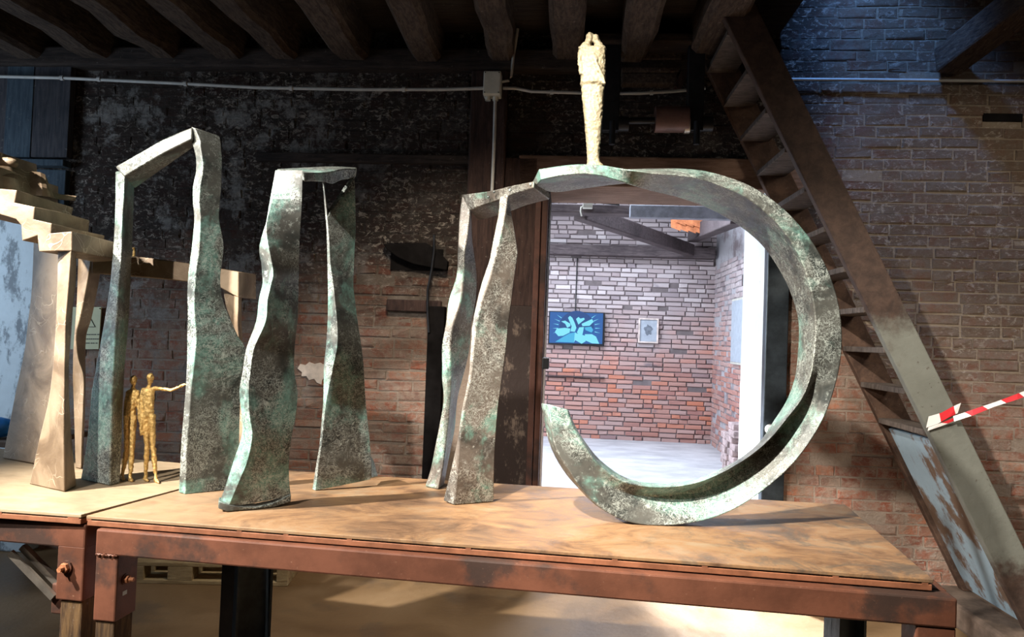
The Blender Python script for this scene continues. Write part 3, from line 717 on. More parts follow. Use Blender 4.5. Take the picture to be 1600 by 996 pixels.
# screen with a paper-cut picture
sv = FV - 0.13
tv = empty('wall_screen', B(*(wp(901, 540, sv)[0], FV, wp(901, 540, sv)[1])), 'glowing blue wall screen showing pale folded shapes', 'screen')
rr(858, 486, 944, 541, sv, sv + 0.07).build('casing', M['black'], tv, bevel=0.004)
def scr(px, py, d): q = wp(px, py, sv - d); return B(q[0], sv - d, q[1])
def scr_poly(pts, mat, d, name='picture_shape'):
    return MB().prism([scr(x, y, d) for x, y in pts], B(0, 0.001, 0)).build(name, M[mat], tv)
scr_poly([(859.5, 487.5), (942.5, 490), (941, 538), (858, 536)], 'screen', 0.002, 'screen_face')
cir = [(901 + 27 * math.cos(t), 511 + 25 * math.sin(t)) for t in [math.pi + math.pi * k / 16 for k in range(17)]]
scr_poly(cir + [(928, 513), (874, 513)], 'navy', 0.004)
T = lambda pts: [(850 + x * 0.125, 470 + y * 0.125) for x, y in pts]
for i, (pts, m) in enumerate((
    ([(140, 515), (245, 450), (320, 410), (400, 395), (375, 525)], 'shard2'),
    ([(375, 525), (385, 400), (440, 420), (520, 440), (520, 510), (470, 540), (390, 495)], 'shard'),
    ([(510, 420), (600, 420), (650, 450), (690, 540), (600, 535), (520, 500)], 'shard'),
    ([(135, 395), (160, 350), (260, 340), (330, 350), (320, 400), (240, 440), (180, 445)], 'shard'),
    ([(215, 260), (265, 250), (330, 290), (330, 320), (290, 340), (265, 290)], 'shard'),
    ([(300, 215), (325, 190), (355, 215), (385, 280), (405, 340), (385, 390), (330, 385), (345, 320)], 'shard'),
    ([(400, 230), (430, 205), (455, 225), (500, 215), (510, 235), (430, 300)], 'shard'),
    ([(470, 290), (600, 230), (620, 265), (570, 315), (480, 320)], 'shard'),
    ([(410, 400), (440, 335), (500, 330), (480, 430), (460, 440)], 'shard'),
    ([(505, 335), (590, 325), (615, 370), (595, 400), (520, 370)], 'shard2'))):
    scr_poly(T(pts), m, 0.006 + 0.001 * i)
for k in range(18):
    t = math.pi * (0.93 + 1.14 * k / 17)
    c, s_ = math.cos(t), math.sin(t)
    p0 = (901 + 29 * c, 513 + 27 * s_); p1 = (901 + 38 * c, 513 + 36 * s_)
    if 487.5 < p1[1]: scr_poly([(p0[0] - s_ * .6, p0[1] + c * .6), (p0[0] + s_ * .6, p0[1] - c * .6), p1], 'shard', 0.004, 'picture_ray')
fpv = FV - 0.06
fp = empty('framed_drawing', B(wp(1013, 537, fpv)[0], FV, wp(1013, 537, fpv)[1]), 'small framed drawing in pale wood beside the screen', 'picture')
q0 = wp(998, 497, fpv); q1 = wp(1028, 537, fpv); ft = 0.022
for (x0, x1, z0, z1) in ((q0[0], q1[0], q0[1] - ft, q0[1]), (q0[0], q1[0], q1[1], q1[1] + ft), (q0[0], q0[0] + ft, q1[1] + ft, q0[1] - ft), (q1[0] - ft, q1[0], q1[1] + ft, q0[1] - ft)):
    MB().bbox(x0, x1, fpv - 0.02, fpv + 0.02, z0, z1).build('frame_bar', M['pframe'], fp)
MB().bbox(q0[0] + ft, q1[0] - ft, fpv, fpv + 0.02, q1[1] + ft, q0[1] - ft).build('sheet', M['paper'], fp)
cx, cz = wp(1013, 516, fpv - 0.001)
MB().prism([B(cx + 0.06 * math.cos(t) * (1 + .25 * math.sin(5 * t)), fpv - 0.002, cz + 0.075 * math.sin(t) * (1 + .2 * math.cos(7 * t))) for t in [2 * math.pi * k / 24 for k in range(24)]], B(0, 0.001, 0)).build('drawing', M['paperd'], fp)
tag(rr(848, 587, 945, 590, FV - 0.10, FV).build('ledge', M['farwood']), 'thin dark ledge on the brick wall under the screen', 'ledge')
# pictures on the side wall
def sidepic(name, label, x0, x1, zb, zt):
    va = FR * FPX / (x0 - 884); vb = FR * FPX / (x1 - 884)
    e = empty(name, B(FR, (va + vb) / 2, zb), label, 'picture')
    MB().bbox(FR - 0.05, FR - 0.02, vb, va, zb, zt).build('frame', M['box'], e, bevel=0.004)
    MB().bbox(FR - 0.056, FR - 0.05, vb + 0.03, va - 0.03, zb + 0.03, zt - 0.03).build('sheet', M['paper'], e)
sidepic('tall_picture', 'tall grey framed picture on the side wall of the rear room', 1142, 1170, 1.24, 2.08)
sidepic('small_picture', 'small grey picture half hidden by the white door reveal', 1178, 1200, 1.5, 1.95)
tag(MB().bbox(FR - 0.05, FR + 0.02, 8.0, 8.9, 2.22, 2.36).build('trim_9', M['farwood'], bevel=0.01), 'old timber lintel set in the rear room side wall', 'timber', kind='structure')
a = onz(1108, 687, 0.0)
tag(MB().bar(a + Vector((0.0, 0, 0.02)), a + Vector((0.03, 0.12, 0.40)), 0.13, 0.06, (1, 0, 0)).build('leaning_brick', M['fbrick2'], bevel=0.008), 'single reddish block leaning in the corner of the rear room', 'brick')
k = 0
for lev in range(8):
    for c_ in range(2 if lev < 6 else 1):
        rg = random.Random(lev * 7 + c_)
        u = FR - 0.16 - rg.uniform(0, .03); v = 8.05 + c_ * 0.3 + rg.uniform(-.03, .03) + 0.08 * (lev % 2)
        o = MB().hexa([B(u - .12, v, .075 * lev), B(u + .12, v + rg.uniform(-.02, .02), .075 * lev), B(u + .12, v + .25, .075 * lev), B(u - .12, v + .25, .075 * lev),
                       B(u - .12, v, .075 * lev + .073), B(u + .12, v, .075 * lev + .073), B(u + .12, v + .25, .075 * lev + .073), B(u - .12, v + .25, .075 * lev + .073)]).build('stacked_brick', M['fbrick2'], bevel=0.006)
        tag(o, 'pale brick in the loose stack by the rear room side wall', 'brick', 'loose bricks stacked in the rear room')

# ------------------------------------------------------------------ steep timber staircase
vN, vF = 3.69, 4.26
def stringer_mat():
    n = NT('stringer_timber'); o = n.sep(n.bpos()); z = o[2]
    g = n.noise(6, 7, 0.7, stretch=(3, 6, 3), dist=0.3)
    wood = n.mix(n.rng(g, 0.3, 0.7), (0.030, 0.018, 0.014), (0.065, 0.038, 0.028))
    paint = n.mix(n.noise(12, 5), (0.12, 0.122, 0.105), (0.175, 0.178, 0.155))
    zz = n.math('ADD', z, n.math('MULTIPLY', n.math('SUBTRACT', n.noise(4, 6, 0.7), 0.5), 0.9))
    pf = n.math('MULTIPLY', n.rng(zz, 1.75, 1.45), n.rng(zz, 0.30, 0.55))
    pf = n.math('MULTIPLY', pf, n.rng(n.noise(40, 5, 0.75), 0.72, 0.62))
    n.bump(g, 0.4, 0.01)
    return n.out(n.mix(pf, wood, paint), 0.75, 0, 0.3)
M['stringer'] = stringer_mat()
lowN = [wp(x, y, vN) for x, y in ((1122, 8), (1583, 942))]
upN = [wp(x, y, vN) for x, y in ((1182, 8), (1642, 942))]
def on_line(L, z): t = (z - L[0][1]) / (L[1][1] - L[0][1]); return L[0][0] + (L[1][0] - L[0][0]) * t
zb_, zt_ = 0.13, 3.55
st = empty('timber_staircase', B(on_line(lowN, zb_), (vN + vF) / 2, 0), 'steep dark timber staircase with open treads against the right wall', 'staircase')
for v, nm in ((vN, 'near'), (vF, 'far')):
    zlo = zb_
    poly = [(on_line(lowN, zlo), zlo), (on_line(upN, zlo), zlo), (on_line(upN, zt_), zt_), (on_line(lowN, zt_), zt_)]
    MB().prism([B(u, v, z) for u, z in poly], B(0, 0.05, 0)).build('stringer', M['stringer' if nm == 'near' else 'stair'], st, bevel=0.006)
for k in range(12):
    z = 1.085 + 0.205 * k
    MB().bbox(on_line(lowN, z) - 0.005, on_line(upN, z) - 0.03, vN + 0.045, vF + 0.005, z - 0.015, z + 0.015).build('tread', M['tread'], st, bevel=0.004)
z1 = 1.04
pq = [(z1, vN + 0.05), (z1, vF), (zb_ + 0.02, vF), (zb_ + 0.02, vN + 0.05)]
MB().prism([B(on_line(lowN, z) + 0.03, v, z) for z, v in pq], B(0.02, 0, 0.01)).build('closing_board', M['bluelit'], st)  # blue stands for daylight falling on the board
tag(MB().bbox(on_line(lowN, zb_) - 0.16, on_line(upN, zb_) + 0.3, vN - 0.06, WV - 0.03, 0, zb_).build('stair_plinth', M['stone'], bevel=0.02), 'low rough stone block under the foot of the staircase', 'plinth')
# barrier tape
def ribbon(pts, wid, mat, name, parent, per):
    mb = MB(); at_ = []; s = 0
    for i, (p, d) in enumerate(pts):
        if i: s += (p - pts[i - 1][0]).length
        mb.v += [p - d * wid / 2, p + d * wid / 2]; at_ += [s / per, s / per + 0.18]
    for i in range(len(pts) - 1): mb.f.append((2 * i, 2 * i + 1, 2 * i + 3, 2 * i + 2))
    mb.att = ('along', at_)
    return mb.build(name, mat, parent)
tp = empty('barrier_tape', B(*(wp(1450, 668, vN)[0], vN, wp(1450, 668, vN)[1])), 'red and white striped barrier tape tied round the stair stringer', 'barrier tape')
vT = vN - 0.012
def tpt(x, y, v): q = wp(x, y, v); return B(q[0], v, q[1])
ribbon([(tpt(1449, 660, vT), Vector((.2, 0, 1)).normalized()), (tpt(1468, 654, vT), Vector((.3, 0, 1)).normalized()), (tpt(1484, 645, vT), Vector((.3, 0, .95))), (tpt(1499, 638, vT), Vector((.2, -.1, .9)))], 0.058, M['tape'], 'wrap', tp, 0.16)
ribbon([(tpt(1450, 671, vT - .004), Vector((.2, 0, 1))), (tpt(1470, 664, vT - .01), Vector((.1, -.2, 1))), (tpt(1492, 655, vT - .016), Vector((0, -.2, 1)))], 0.018, M['tape'], 'wrap_fold', tp, 0.2)
ribbon([(tpt(1490, 655, vT - .02), Vector((0, .3, .9))), (tpt(1520, 645, 3.6), Vector((0, .1, 1))), (tpt(1555, 632, 3.52), Vector((.1, -.3, .9))), (tpt(1590, 620, 3.45), Vector((0, -.1, 1))), (tpt(1640, 600, 3.3), Vector((0, .1, 1)))], 0.028, M['tape'], 'free_end', tp, 0.17)

# ------------------------------------------------------------------ left edge: shutter, plaster pier
sh = empty('plank_shutter', B(wp(50, 262, WV)[0], WV, wp(50, 262, WV)[1]), 'dark closed plank shutter in the upper left corner', 'shutter')
edges = [-70, -30, 12, 47, 87, 105]
for i in range(5):
    a = wp(edges[i] + 0.8, 96, WV - 0.07); b = wp(edges[i + 1] - 0.8, 246, WV - 0.07)
    MB().bbox(a[0], b[0], WV - 0.07 + 0.006 * (i % 2), WV - 0.02, b[1], a[1]).build('plank', M['shutterblue' if i == 2 else 'shutter'], sh, bevel=0.003)
a = wp(-70, 246, WV - 0.10); b = wp(98, 259, WV - 0.10)
MB().bbox(a[0], b[0], WV - 0.10, WV - 0.02, b[1], a[1]).build('rail', M['shutterblue'], sh, bevel=0.004)
a = wp(-70, 330, WV - 0.12); b = wp(49, 700, WV - 0.12)
tag(MB().bbox(a[0], b[0], WV - 0.12, WV, 0, wp(20, 300, WV - 0.12)[1]).build('trim_10', M['peel'], bevel=0.012), 'wall pier with peeling pale blue plaster at the left edge', 'pier', kind='structure')
a = wp(52, 262, WV - 0.05); b = wp(100, 320, WV - 0.05)
tag(MB().bbox(wp(-70, 262, WV)[0], b[0], WV - 0.05, WV, b[1], a[1] - 0.01).build('trim_11', M['shutterblue'], bevel=0.006), 'dark blue boarded lintel below the plank shutter', 'timber', kind='structure')
bg = onz(4, 690, TZ)
#=TABLES=
# ------------------------------------------------------------------ right table
def quad_z(pix, z): return [onz(x, y, z) for x, y in pix]
def slab(mb, q, z0, z1): return mb.hexa([Vector((p.x, p.y, z0)) for p in q] + [Vector((p.x, p.y, z1)) for p in q])
def inset(q, d):
    c = sum(q, Vector()) / 4
    return [p + (c - p).normalized() * d for p in q]
rtq = quad_z([(135, 806), (1459, 906), (1321, 789), (403, 733)], TZ)
tabR = empty('steel_table', (rtq[0] + rtq[1] + rtq[2] + rtq[3]) / 4 * 1.0, 'long rusty steel table with a rust-stained top under the green bronzes', 'table')
tabR.location.z = 0; WORLD[tabR.name] = Vector((tabR.location.x, tabR.location.y, 0))
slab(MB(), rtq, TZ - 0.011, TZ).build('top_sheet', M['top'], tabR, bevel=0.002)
lo = inset(rtq, 0.012)
slab(MB(), lo, TZ - 0.015, TZ - 0.011).build('shadow_gap', M['hole'], tabR)  # black sheet put in as the shade of the slot
slab(MB(), inset(rtq, 0.003), TZ - 0.032, TZ - 0.015).build('lower_sheet', M['edge'], tabR, bevel=0.002)
for t in (0.004, 0.205, 0.265, 0.345, 0.49, 0.66, 0.76, 0.90, 0.992):
    p0 = rtq[0].lerp(rtq[1], t) + Vector((0, 0.008, -0.013)); d = (rtq[1] - rtq[0]).normalized()
    MB().bar(p0 - d * 0.008, p0 + d * 0.008, 0.014, 0.006).build('spacer', M['edge'], tabR)
ZF = TZ - 0.036
fl, fr_ = onz(150, 827, ZF), onz(1497, 937, ZF)
ex = (fr_ - fl).normalized()
side = (rtq[2] - rtq[1]).normalized()
side0 = (rtq[3] - rtq[0]).normalized()
bk_r = fr_ + side * 0.97; bk_l = fl + side0 * 0.93
TH = 0.080
def tube_rect(p, q, wd, h, name, parent, mat='frame'):    # p, q on the outer top edge
    p = Vector(p); q = Vector(q)
    return MB().bar(p - Vector((0, 0, h / 2)), q - Vector((0, 0, h / 2)), wd, h).build(name, M[mat], parent, bevel=0.006)
ny = Vector((-ex.y, ex.x, 0))
tube_rect(fl + ny * 0.035, fr_ + ny * 0.035, 0.07, TH, 'front_rail', tabR)
sd = Vector((side.y, -side.x, 0))
tube_rect(fr_ - sd * 0.035 + side * 0.068, bk_r - sd * 0.035, 0.07, TH, 'side_rail', tabR)
tube_rect(fl + Vector((0.06, 0, 0)) + side0 * 0.072, bk_l + Vector((0.06, 0, 0)), 0.07, TH, 'side_rail', tabR)
tube_rect(bk_l + ex * 0.1, bk_r - ex * 0.07, 0.07, TH, 'rear_rail', tabR)
def vleg(cx, cy, wx, wy, z0, z1, name, mat, parent, dx=ex, bev=0.005):
    dx = Vector(dx); dy = Vector((-dx.y, dx.x, 0)); c = Vector((cx, cy, 0))
    q = [c - dx * wx / 2 - dy * wy / 2, c + dx * wx / 2 - dy * wy / 2, c + dx * wx / 2 + dy * wy / 2, c - dx * wx / 2 + dy * wy / 2]
    return slab(MB(), q, z0, z1).build(name, M[mat], parent, bevel=bev)
lc = fl + ex * 0.038 + ny * 0.055
zr = ZF - TH
ZS = at(165, 962, lc.y).z
vleg(lc.x, lc.y, 0.076, 0.10, ZS, zr, 'leg_sleeve', 'frame', tabR)
vleg(lc.x, lc.y, 0.066, 0.088, 0, ZS, 'leg', 'legwood', tabR)
rc = fr_ - ex * 0.05 + ny * 0.055
vleg(rc.x, rc.y, 0.10, 0.10, 0.5, zr, 'leg_sleeve', 'frame', tabR)
vleg(rc.x, rc.y, 0.088, 0.088, 0, 0.5, 'leg', 'legwood', tabR)
# weld bead and bolt on the left leg
MB().tube([lc + ex * (-0.036 + 0.006 * k) - ny * 0.051 + Vector((0, 0, zr - lc.z + (0.002 if k % 2 else -0.001))) for k in range(13)], [0.004 + 0.0012 * (k % 3) for k in range(13)], 6).build('weld_bead', M['frame'], tabR)
def bolt(p, d, r, parent):
    e = MB().tube([p, p + d * 0.014], r, 6).build('bolt', M['bolt'], parent, bevel=0.001)
    MB().tube([p - d * 0.003, p + d * 0.003], r * 1.35, 14).build('washer', M['frame'], e)
    MB().tube([p + d * 0.012, p + d * 0.03], r * 0.5, 8).build('thread_end', M['bolt'], e)
bolt(lc + ex * 0.038 - ny * 0.01 + Vector((0, 0, zr - lc.z - 0.085)), ex, 0.013, tabR)
pst = lc + ex * 0.0385 - ny * 0.02 + Vector((0, 0, zr - lc.z - 0.135))
MB().hexa([pst, pst + ny * 0.02, pst + ny * 0.02 + ex * 0.001, pst + ex * 0.001] + [q + Vector((0, 0, 0.013)) for q in (pst, pst + ny * 0.02, pst + ny * 0.02 + ex * 0.001, pst + ex * 0.001)]).build('sticker', M['box'], tabR)
# rear steel columns
def hcol(p, d, wd, fl_, parent):
    n_ = Vector((-d.y, d.x, 0)); mb = MB()
    for s in (-1, 1):
        c = p + d * s * (wd / 2 - 0.005)
        q = [c - d * .005 - n_ * fl_ / 2, c + d * .005 - n_ * fl_ / 2, c + d * .005 + n_ * fl_ / 2, c - d * .005 + n_ * fl_ / 2]
        slab(mb, q, 0, zr)
    q = [p - d * wd / 2 - n_ * .004, p + d * wd / 2 - n_ * .004, p + d * wd / 2 + n_ * .004, p - d * wd / 2 + n_ * .004]
    slab(mb, q, 0, zr)
    return mb.build('steel_column', M['steel'], parent)
cl_ = at(391, 940, bk_l.y - 0.02); hcol(Vector((cl_.x, cl_.y, 0)), Vector((0.8, 0.6, 0)), 0.15, 0.12, tabR)
cr_ = at(1320, 980, bk_r.y - 0.03); hcol(Vector((cr_.x, cr_.y, 0)), Vector((1, 0.1, 0)), 0.11, 0.11, tabR)

# ------------------------------------------------------------------ left table
ltq = quad_z([(-330, 772), (127, 804.5), (398, 733), (-140, 690)], TZ)
tabL = empty('steel_table', (ltq[0] + ltq[1] + ltq[2] + ltq[3]) / 4, 'rusty steel table with a pale top under the brown bronzes', 'table')
tabL.location.z = 0; WORLD[tabL.name] = Vector((tabL.location.x, tabL.location.y, 0))
slab(MB(), ltq, TZ - 0.011, TZ).build('top_sheet', M['topwood'], tabL, bevel=0.002)
slab(MB(), inset(ltq, 0.010), TZ - 0.015, TZ - 0.011).build('shadow_gap', M['hole'], tabL)  # painted shade between the sheets, as on the right table
slab(MB(), inset(ltq, 0.002), TZ - 0.032, TZ - 0.015).build('lower_sheet', M['edge'], tabL, bevel=0.002)
for t in (0.5, 0.72, 0.975):
    p0 = ltq[0].lerp(ltq[1], t) + Vector((0, 0.008, -0.013)); d = (ltq[1] - ltq[0]).normalized()
    MB().bar(p0 - d * 0.02, p0 + d * 0.02, 0.014, 0.006).build('spacer', M['edge'], tabL)
ml, mr = onz(-330, 782, ZF), onz(134, 821, ZF)
fx_ = (mr - ml).normalized(); my = Vector((-fx_.y, fx_.x, 0))
tube_rect(ml + my * 0.035, mr + my * 0.035, 0.07, 0.078, 'front_rail', tabL)
sl = (ltq[2] - ltq[1]).normalized()
tube_rect(mr + sl * 0.07 - Vector((0.05, 0, 0)), mr + sl * 0.93 - Vector((0.05, 0, 0)), 0.06, 0.078, 'side_rail', tabL)
tube_rect(ml + my * 0.80, mr + my * 0.80, 0.06, 0.11, 'rear_rail', tabL, 'iron')
lcx = mr - fx_ * 0.048 + my * 0.05
ZL = at(100, 930, lcx.y).z
vleg(lcx.x, lcx.y, 0.096, 0.10, ZL, zr + 0.01, 'leg_sleeve', 'frame', tabL, fx_)
vleg(lcx.x + 0.005, lcx.y, 0.078, 0.088, 0, ZL, 'leg', 'legwood', tabL, fx_)
bolt(at(103, 887, (lcx - my * 0.052).y), -my, 0.016, tabL)
p0 = at(16, 864, lcx.y + 0.03); p1 = at(84, 934, lcx.y + 0.02)
MB().bar(p0, p1, 0.012, 0.022).build('brace', M['angle'], tabL)
MB().bar(p0 + Vector((0.02, 0.03, 0.012)), p1 + Vector((0.02, 0.03, 0.012)), 0.02, 0.02).build('brace_flange', M['angle'], tabL)
vleg(p1.x + 0.01, p1.y + 0.03, 0.05, 0.04, p1.z - 0.06, p1.z + 0.04, 'brace_lug', 'frame', tabL, fx_)
vleg(ml.x + 0.1, ml.y + 0.8, 0.08, 0.08, 0, zr, 'leg', 'legwood', tabL, fx_)
vleg(lcx.x - 0.03 + sl.x * 0.8, lcx.y + sl.y * 0.8, 0.07, 0.07, 0, zr, 'leg', 'iron', tabL, fx_)

# ------------------------------------------------------------------ pallet on the floor
pa = onz(205, 912, 0); pb = onz(449, 917, 0)
pv = (pb - pa).normalized(); pn = Vector((-pv.y, pv.x, 0)); PW = (pb - pa).length
pal = empty('wooden_pallet', (pa + pb) / 2, 'pale wooden pallet on the floor behind the table leg', 'pallet')
def pbx(s0, s1, n0, n1, z0, z1, nm):
    q = [pa + pv * s0 + pn * n0, pa + pv * s1 + pn * n0, pa + pv * s1 + pn * n1, pa + pv * s0 + pn * n1]
    slab(MB(), q, z0, z1).build(nm, M['pallet'], pal, bevel=0.003)
for n_ in (0, 0.14, 0.26): pbx(0, PW, n_, n_ + 0.1, 0, 0.022, 'bottom_board')
for n_ in (0, 0.14, 0.26):
    for s_ in (0, 0.20, PW - 0.065): pbx(s_, s_ + (0.14 if s_ == 0.20 else 0.065), n_, n_ + 0.1, 0.022, 0.10, 'block')
for n_ in range(3): pbx(0, PW, n_ * 0.13, n_ * 0.13 + 0.1, 0.10, 0.122, 'deck_board')

#=ART=
# ------------------------------------------------------------------ bronzes
def band(levels, Yf, Yb, mat, parent, name, sub=5, tilt=0.8, bev=0.006):
    """a slab seen as a narrow face (FL-FR) and a broad face (FR-BR). levels: (FL, FR, BR) pixels,
    Yf(i) / Yb(i): depths of the front and back edges"""
    rings = []
    for i, (a, b, c) in enumerate(levels):
        pa_, pb_, pc_ = at(*a, Yf[i] if isinstance(Yf, list) else Yf), at(*b, Yf[i] if isinstance(Yf, list) else Yf), at(*c, Yb[i] if isinstance(Yb, list) else Yb)
        yfi = Yf[i] if isinstance(Yf, list) else Yf
        if tilt: pa_ = at(*a, yfi + tilt * (pb_ - pa_).length)
        rings.append([Vector((q.x, q.y, max(q.z, TZ))) for q in (pa_, pb_, pc_, pc_ + (pa_ - pb_))])
    rings = catmull(rings, sub)
    return MB().loft(rings).build(name, mat, parent, smooth=32, bevel=bev)
def mk(FLp, FRp, BRp, ys):
    return [((pl(FLp, y), y), (pl(FRp, y), y), (pl(BRp, y), y)) for y in ys]
def drop(levels, Yf, Yb):                 # last level put on the table top
    a, b, c = levels[-1]
    return onz(*b, TZ).y, onz(*c, TZ).y

# --- tall arch on the left
FL1 = [(180, 258), (180, 305), (178, 368), (173, 431), (167, 478), (154, 548), (143, 611), (135.5, 688), (125, 757)]
FR1 = [(196, 258), (194, 305), (191, 355), (189.5, 406), (186, 440), (182, 503), (178, 565), (174, 641), (172.7, 690), (171, 757)]
BR1 = [(210, 258), (209.6, 308), (208, 355), (206, 406), (204.5, 440), (201, 515), (196, 565), (192, 641), (190.7, 690), (188, 757)]
yl = onz(171, 760, TZ).y
s1 = empty('bronze_arch', onz(230, 765, TZ), 'tall green bronze arch with a slanting top, two gilded figures between its legs', 'sculpture')
ys = [268, 305, 355, 406, 440, 503, 565, 611, 641, 690, 725]
lv = mk(FL1, FR1, BR1, ys) + [((125, 757), (171, 760), (188, 756))]
band(lv, yl, [yl + 0.20, yl + .20, yl + .18, yl + .16, yl + .14, yl + .12, yl + .1, yl + .09, yl + .08, yl + .07, yl + .06, onz(188, 756, TZ).y], M['patina'], s1, 'leg')
FL2 = [(299, 200), (297, 217), (305, 238), (306.6, 263), (301, 293), (300, 305), (303, 343), (300, 380), (293.6, 431), (292, 470), (293, 490), (292, 528), (292, 565), (290, 603), (287, 641), (283, 690), (279, 768)]
FR2 = [(308, 200), (311, 218), (316, 248), (316.7, 268), (312.4, 293), (311, 318), (313, 343), (311, 386), (304, 443), (303, 480), (303.6, 495), (306.6, 528), (303.6, 565), (298.6, 603), (296, 641), (292, 690), (289, 770)]
BR2 = [(343, 213), (347.5, 240), (346, 305), (341, 338), (347.5, 355), (350, 386), (344, 438), (347, 462), (360, 500), (371, 523), (383, 545), (379, 580), (376, 616), (374, 690), (372, 764)]
yr = onz(289, 773, TZ).y; yrb = onz(372, 764, TZ).y
ys = [230, 248, 268, 293, 318, 343, 386, 431, 462, 490, 525, 545, 580, 611, 641, 690, 730]
lv = [((299, 198), (304, 200), (343, 213)), ((298, 217), (312, 219), (345, 222))] + mk(FL2, FR2, BR2, ys) + [((279, 770), (289, 773), (372, 764))]
kb = (yrb - yr) / (372 - 289)
band(lv, yr, [yr + max(0.06, (c[0] - b[0]) * kb * 1.15) for a, b, c in lv[:-1]] + [yrb], M['patina'], s1, 'leg')
rings = []
for t in [k / 10 for k in range(11)]:
    wob = 2.0 * math.sin(t * 7)
    ft_ = at(180 + (300 - 180) * t, 260 + (198 - 260) * t - 3 * math.sin(t * math.pi) + wob * .5, yl + (yr - yl) * t)
    fb_ = at(194.5 + (300 - 194.5) * t, 277 + (218 - 277) * t - 2 * math.sin(t * math.pi), yl + (yr - yl) * t)
    bb_ = at(211 + (312 - 211) * t, 295 + (224 - 295) * t, yl + (yr - yl) * t + 0.20 - 0.13 * t)
    rings.append([ft_, fb_, bb_, bb_ + (ft_ - fb_)])
MB().loft(rings).build('lintel', M['patina'], s1, smooth=32, bevel=0.006)

# --- middle arch
s2 = empty('bronze_arch', onz(460, 785, TZ), 'middle green bronze arch with two wavy legs and flared feet', 'sculpture')
O = [(430.5, 264), (423, 305), (415.5, 348), (410, 365), (404, 385.6), (408, 411), (410, 443), (404, 470), (401, 500), (385, 543), (374, 612), (377.7, 655), (377.7, 684), (365, 720), (343, 788)]
E = [(434, 264), (426, 305), (416.5, 348), (416.7, 370), (420.5, 390), (427.5, 426), (424, 443), (418, 470), (415, 503), (396, 547), (388, 604), (389.6, 648), (394.7, 677), (386.7, 720), (363, 778), (357, 790)]
R_ = [(473, 270), (472, 318), (468, 380), (467, 431), (466, 478), (464, 514), (458, 568), (465.5, 615), (462.6, 648), (453.6, 695), (450, 742), (456, 778)]
y2 = onz(390, 802, TZ).y
ys = [266, 305, 330, 348, 368, 390, 411, 428, 443, 470, 503, 545, 580, 612, 650, 680, 720, 755]
lv = mk(O, E, R_, ys) + [((342, 788), (356, 794), (455, 776))]
n_ = len(lv)
lg = band(lv, [y2 + 0.03 * (1 - i / n_) for i in range(n_)], [y2 + 0.03 + 0.09 * min(1.0, -0.5 + i * 0.19) + 0.03 * (1 - i / n_) for i in range(n_)], M['patina'], s2, 'leg')
sole = [(342, 788), (356, 794), (375, 797), (400, 798), (428, 792), (455, 778)]
ys_ = [y2, y2, y2 + .02, y2 + .045, y2 + .08, y2 + .12]
rings = []
for (x, y), Y in zip(sole, ys_):
    c = at(x, y, Y); t_ = 0.010
    b_ = Vector((c.x, c.y, max(TZ + 0.002, c.z - 0.014)))
    bk = Vector((-0.02, 0.05, 0.0))
    rings.append([c + Vector((0, -.004, .012)), Vector((c.x, c.y - .004, b_.z)), b_ + bk, c + bk + Vector((0, 0, .012))])
tag(MB().loft(rings).build('foot_lip', M['patina'], s2, smooth=40, bevel=0.003), 'thick rounded lip along the foot')
O = [(504, 286), (506, 313), (509.6, 350), (511, 393), (512, 443), (512.5, 465), (511, 525), (506, 568), (505, 626), (499, 695), (488, 763)]
E = [(507, 286), (509, 313), (511.5, 345), (514.6, 380), (516, 411), (521, 446), (523, 465), (527, 507), (527, 540), (517, 590), (509, 630), (502.5, 695), (491.5, 765)]
R_ = [(556, 264), (555.5, 330), (556, 355), (553.5, 406), (552, 456), (555, 470), (558, 496), (567.5, 557), (571, 622), (576.5, 677), (580, 713), (580, 745)]
y3 = onz(510, 768, TZ).y
fin = [((503.5, 283), (505.5, 284), (507, 284)), ((505, 300), (508, 301), (509.5, 301)), ((506.5, 320), (510, 321), (512, 321)), ((508.5, 345), (512, 346), (515, 346))]
band(fin, y3, y3 + 0.02, M['patina'], s2, 'edge_fin')
lv = [((508, 335), (511, 341), (554, 278)), ((508.7, 342), (511.6, 347), (555, 305))] + mk(O, E, R_, [358, 380, 411, 446, 470, 507, 540, 570, 595, 628, 660, 695, 725]) + [((488, 765), (493, 767), (579, 750))]
n_ = len(lv)
band(lv, [y3] * n_, [y3 + 0.08] * (n_ - 1) + [y3 + 0.09], M['patina'], s2, 'leg')
foot = [at(580, 713, y3 + .08), at(580, 748, y3 + .09), at(591, 745, y3 + .17), at(584, 720, y3 + .17)]
tag(MB().prism(foot, (-0.03, 0.02, 0)).build('heel', M['patina'], s2, bevel=0.004), 'dark turned-out heel')
top = [(432, 264, 474, 270, 478, 284), (470, 262, 490, 270, 490, 284), (509, 260, 505, 270, 505, 285), (530, 260, 522, 267, 519, 288), (543, 261, 538, 263.5, 532, 282), (558, 262, 556, 264, 554, 279)]
rings = []
for i, (tx, ty, fx2, fy2, bx2, by2) in enumerate(top):
    t = i / 5
    yfr = y2 + 0.06 + (y3 + 0.09 - y2 - 0.06) * t
    ff = at(fx2, fy2, yfr); fb2 = at(bx2, by2, yfr)
    bt = at(tx, ty, yfr + (0.16 if i < 5 else 0.10)) if i > 0 else at(tx, ty, yfr + 0.02)
    rings.append([bt, ff, fb2, fb2 + (bt - ff)])
MB().loft(catmull(rings, 4)).build('lintel', M['patina'], s2, smooth=30, bevel=0.005)

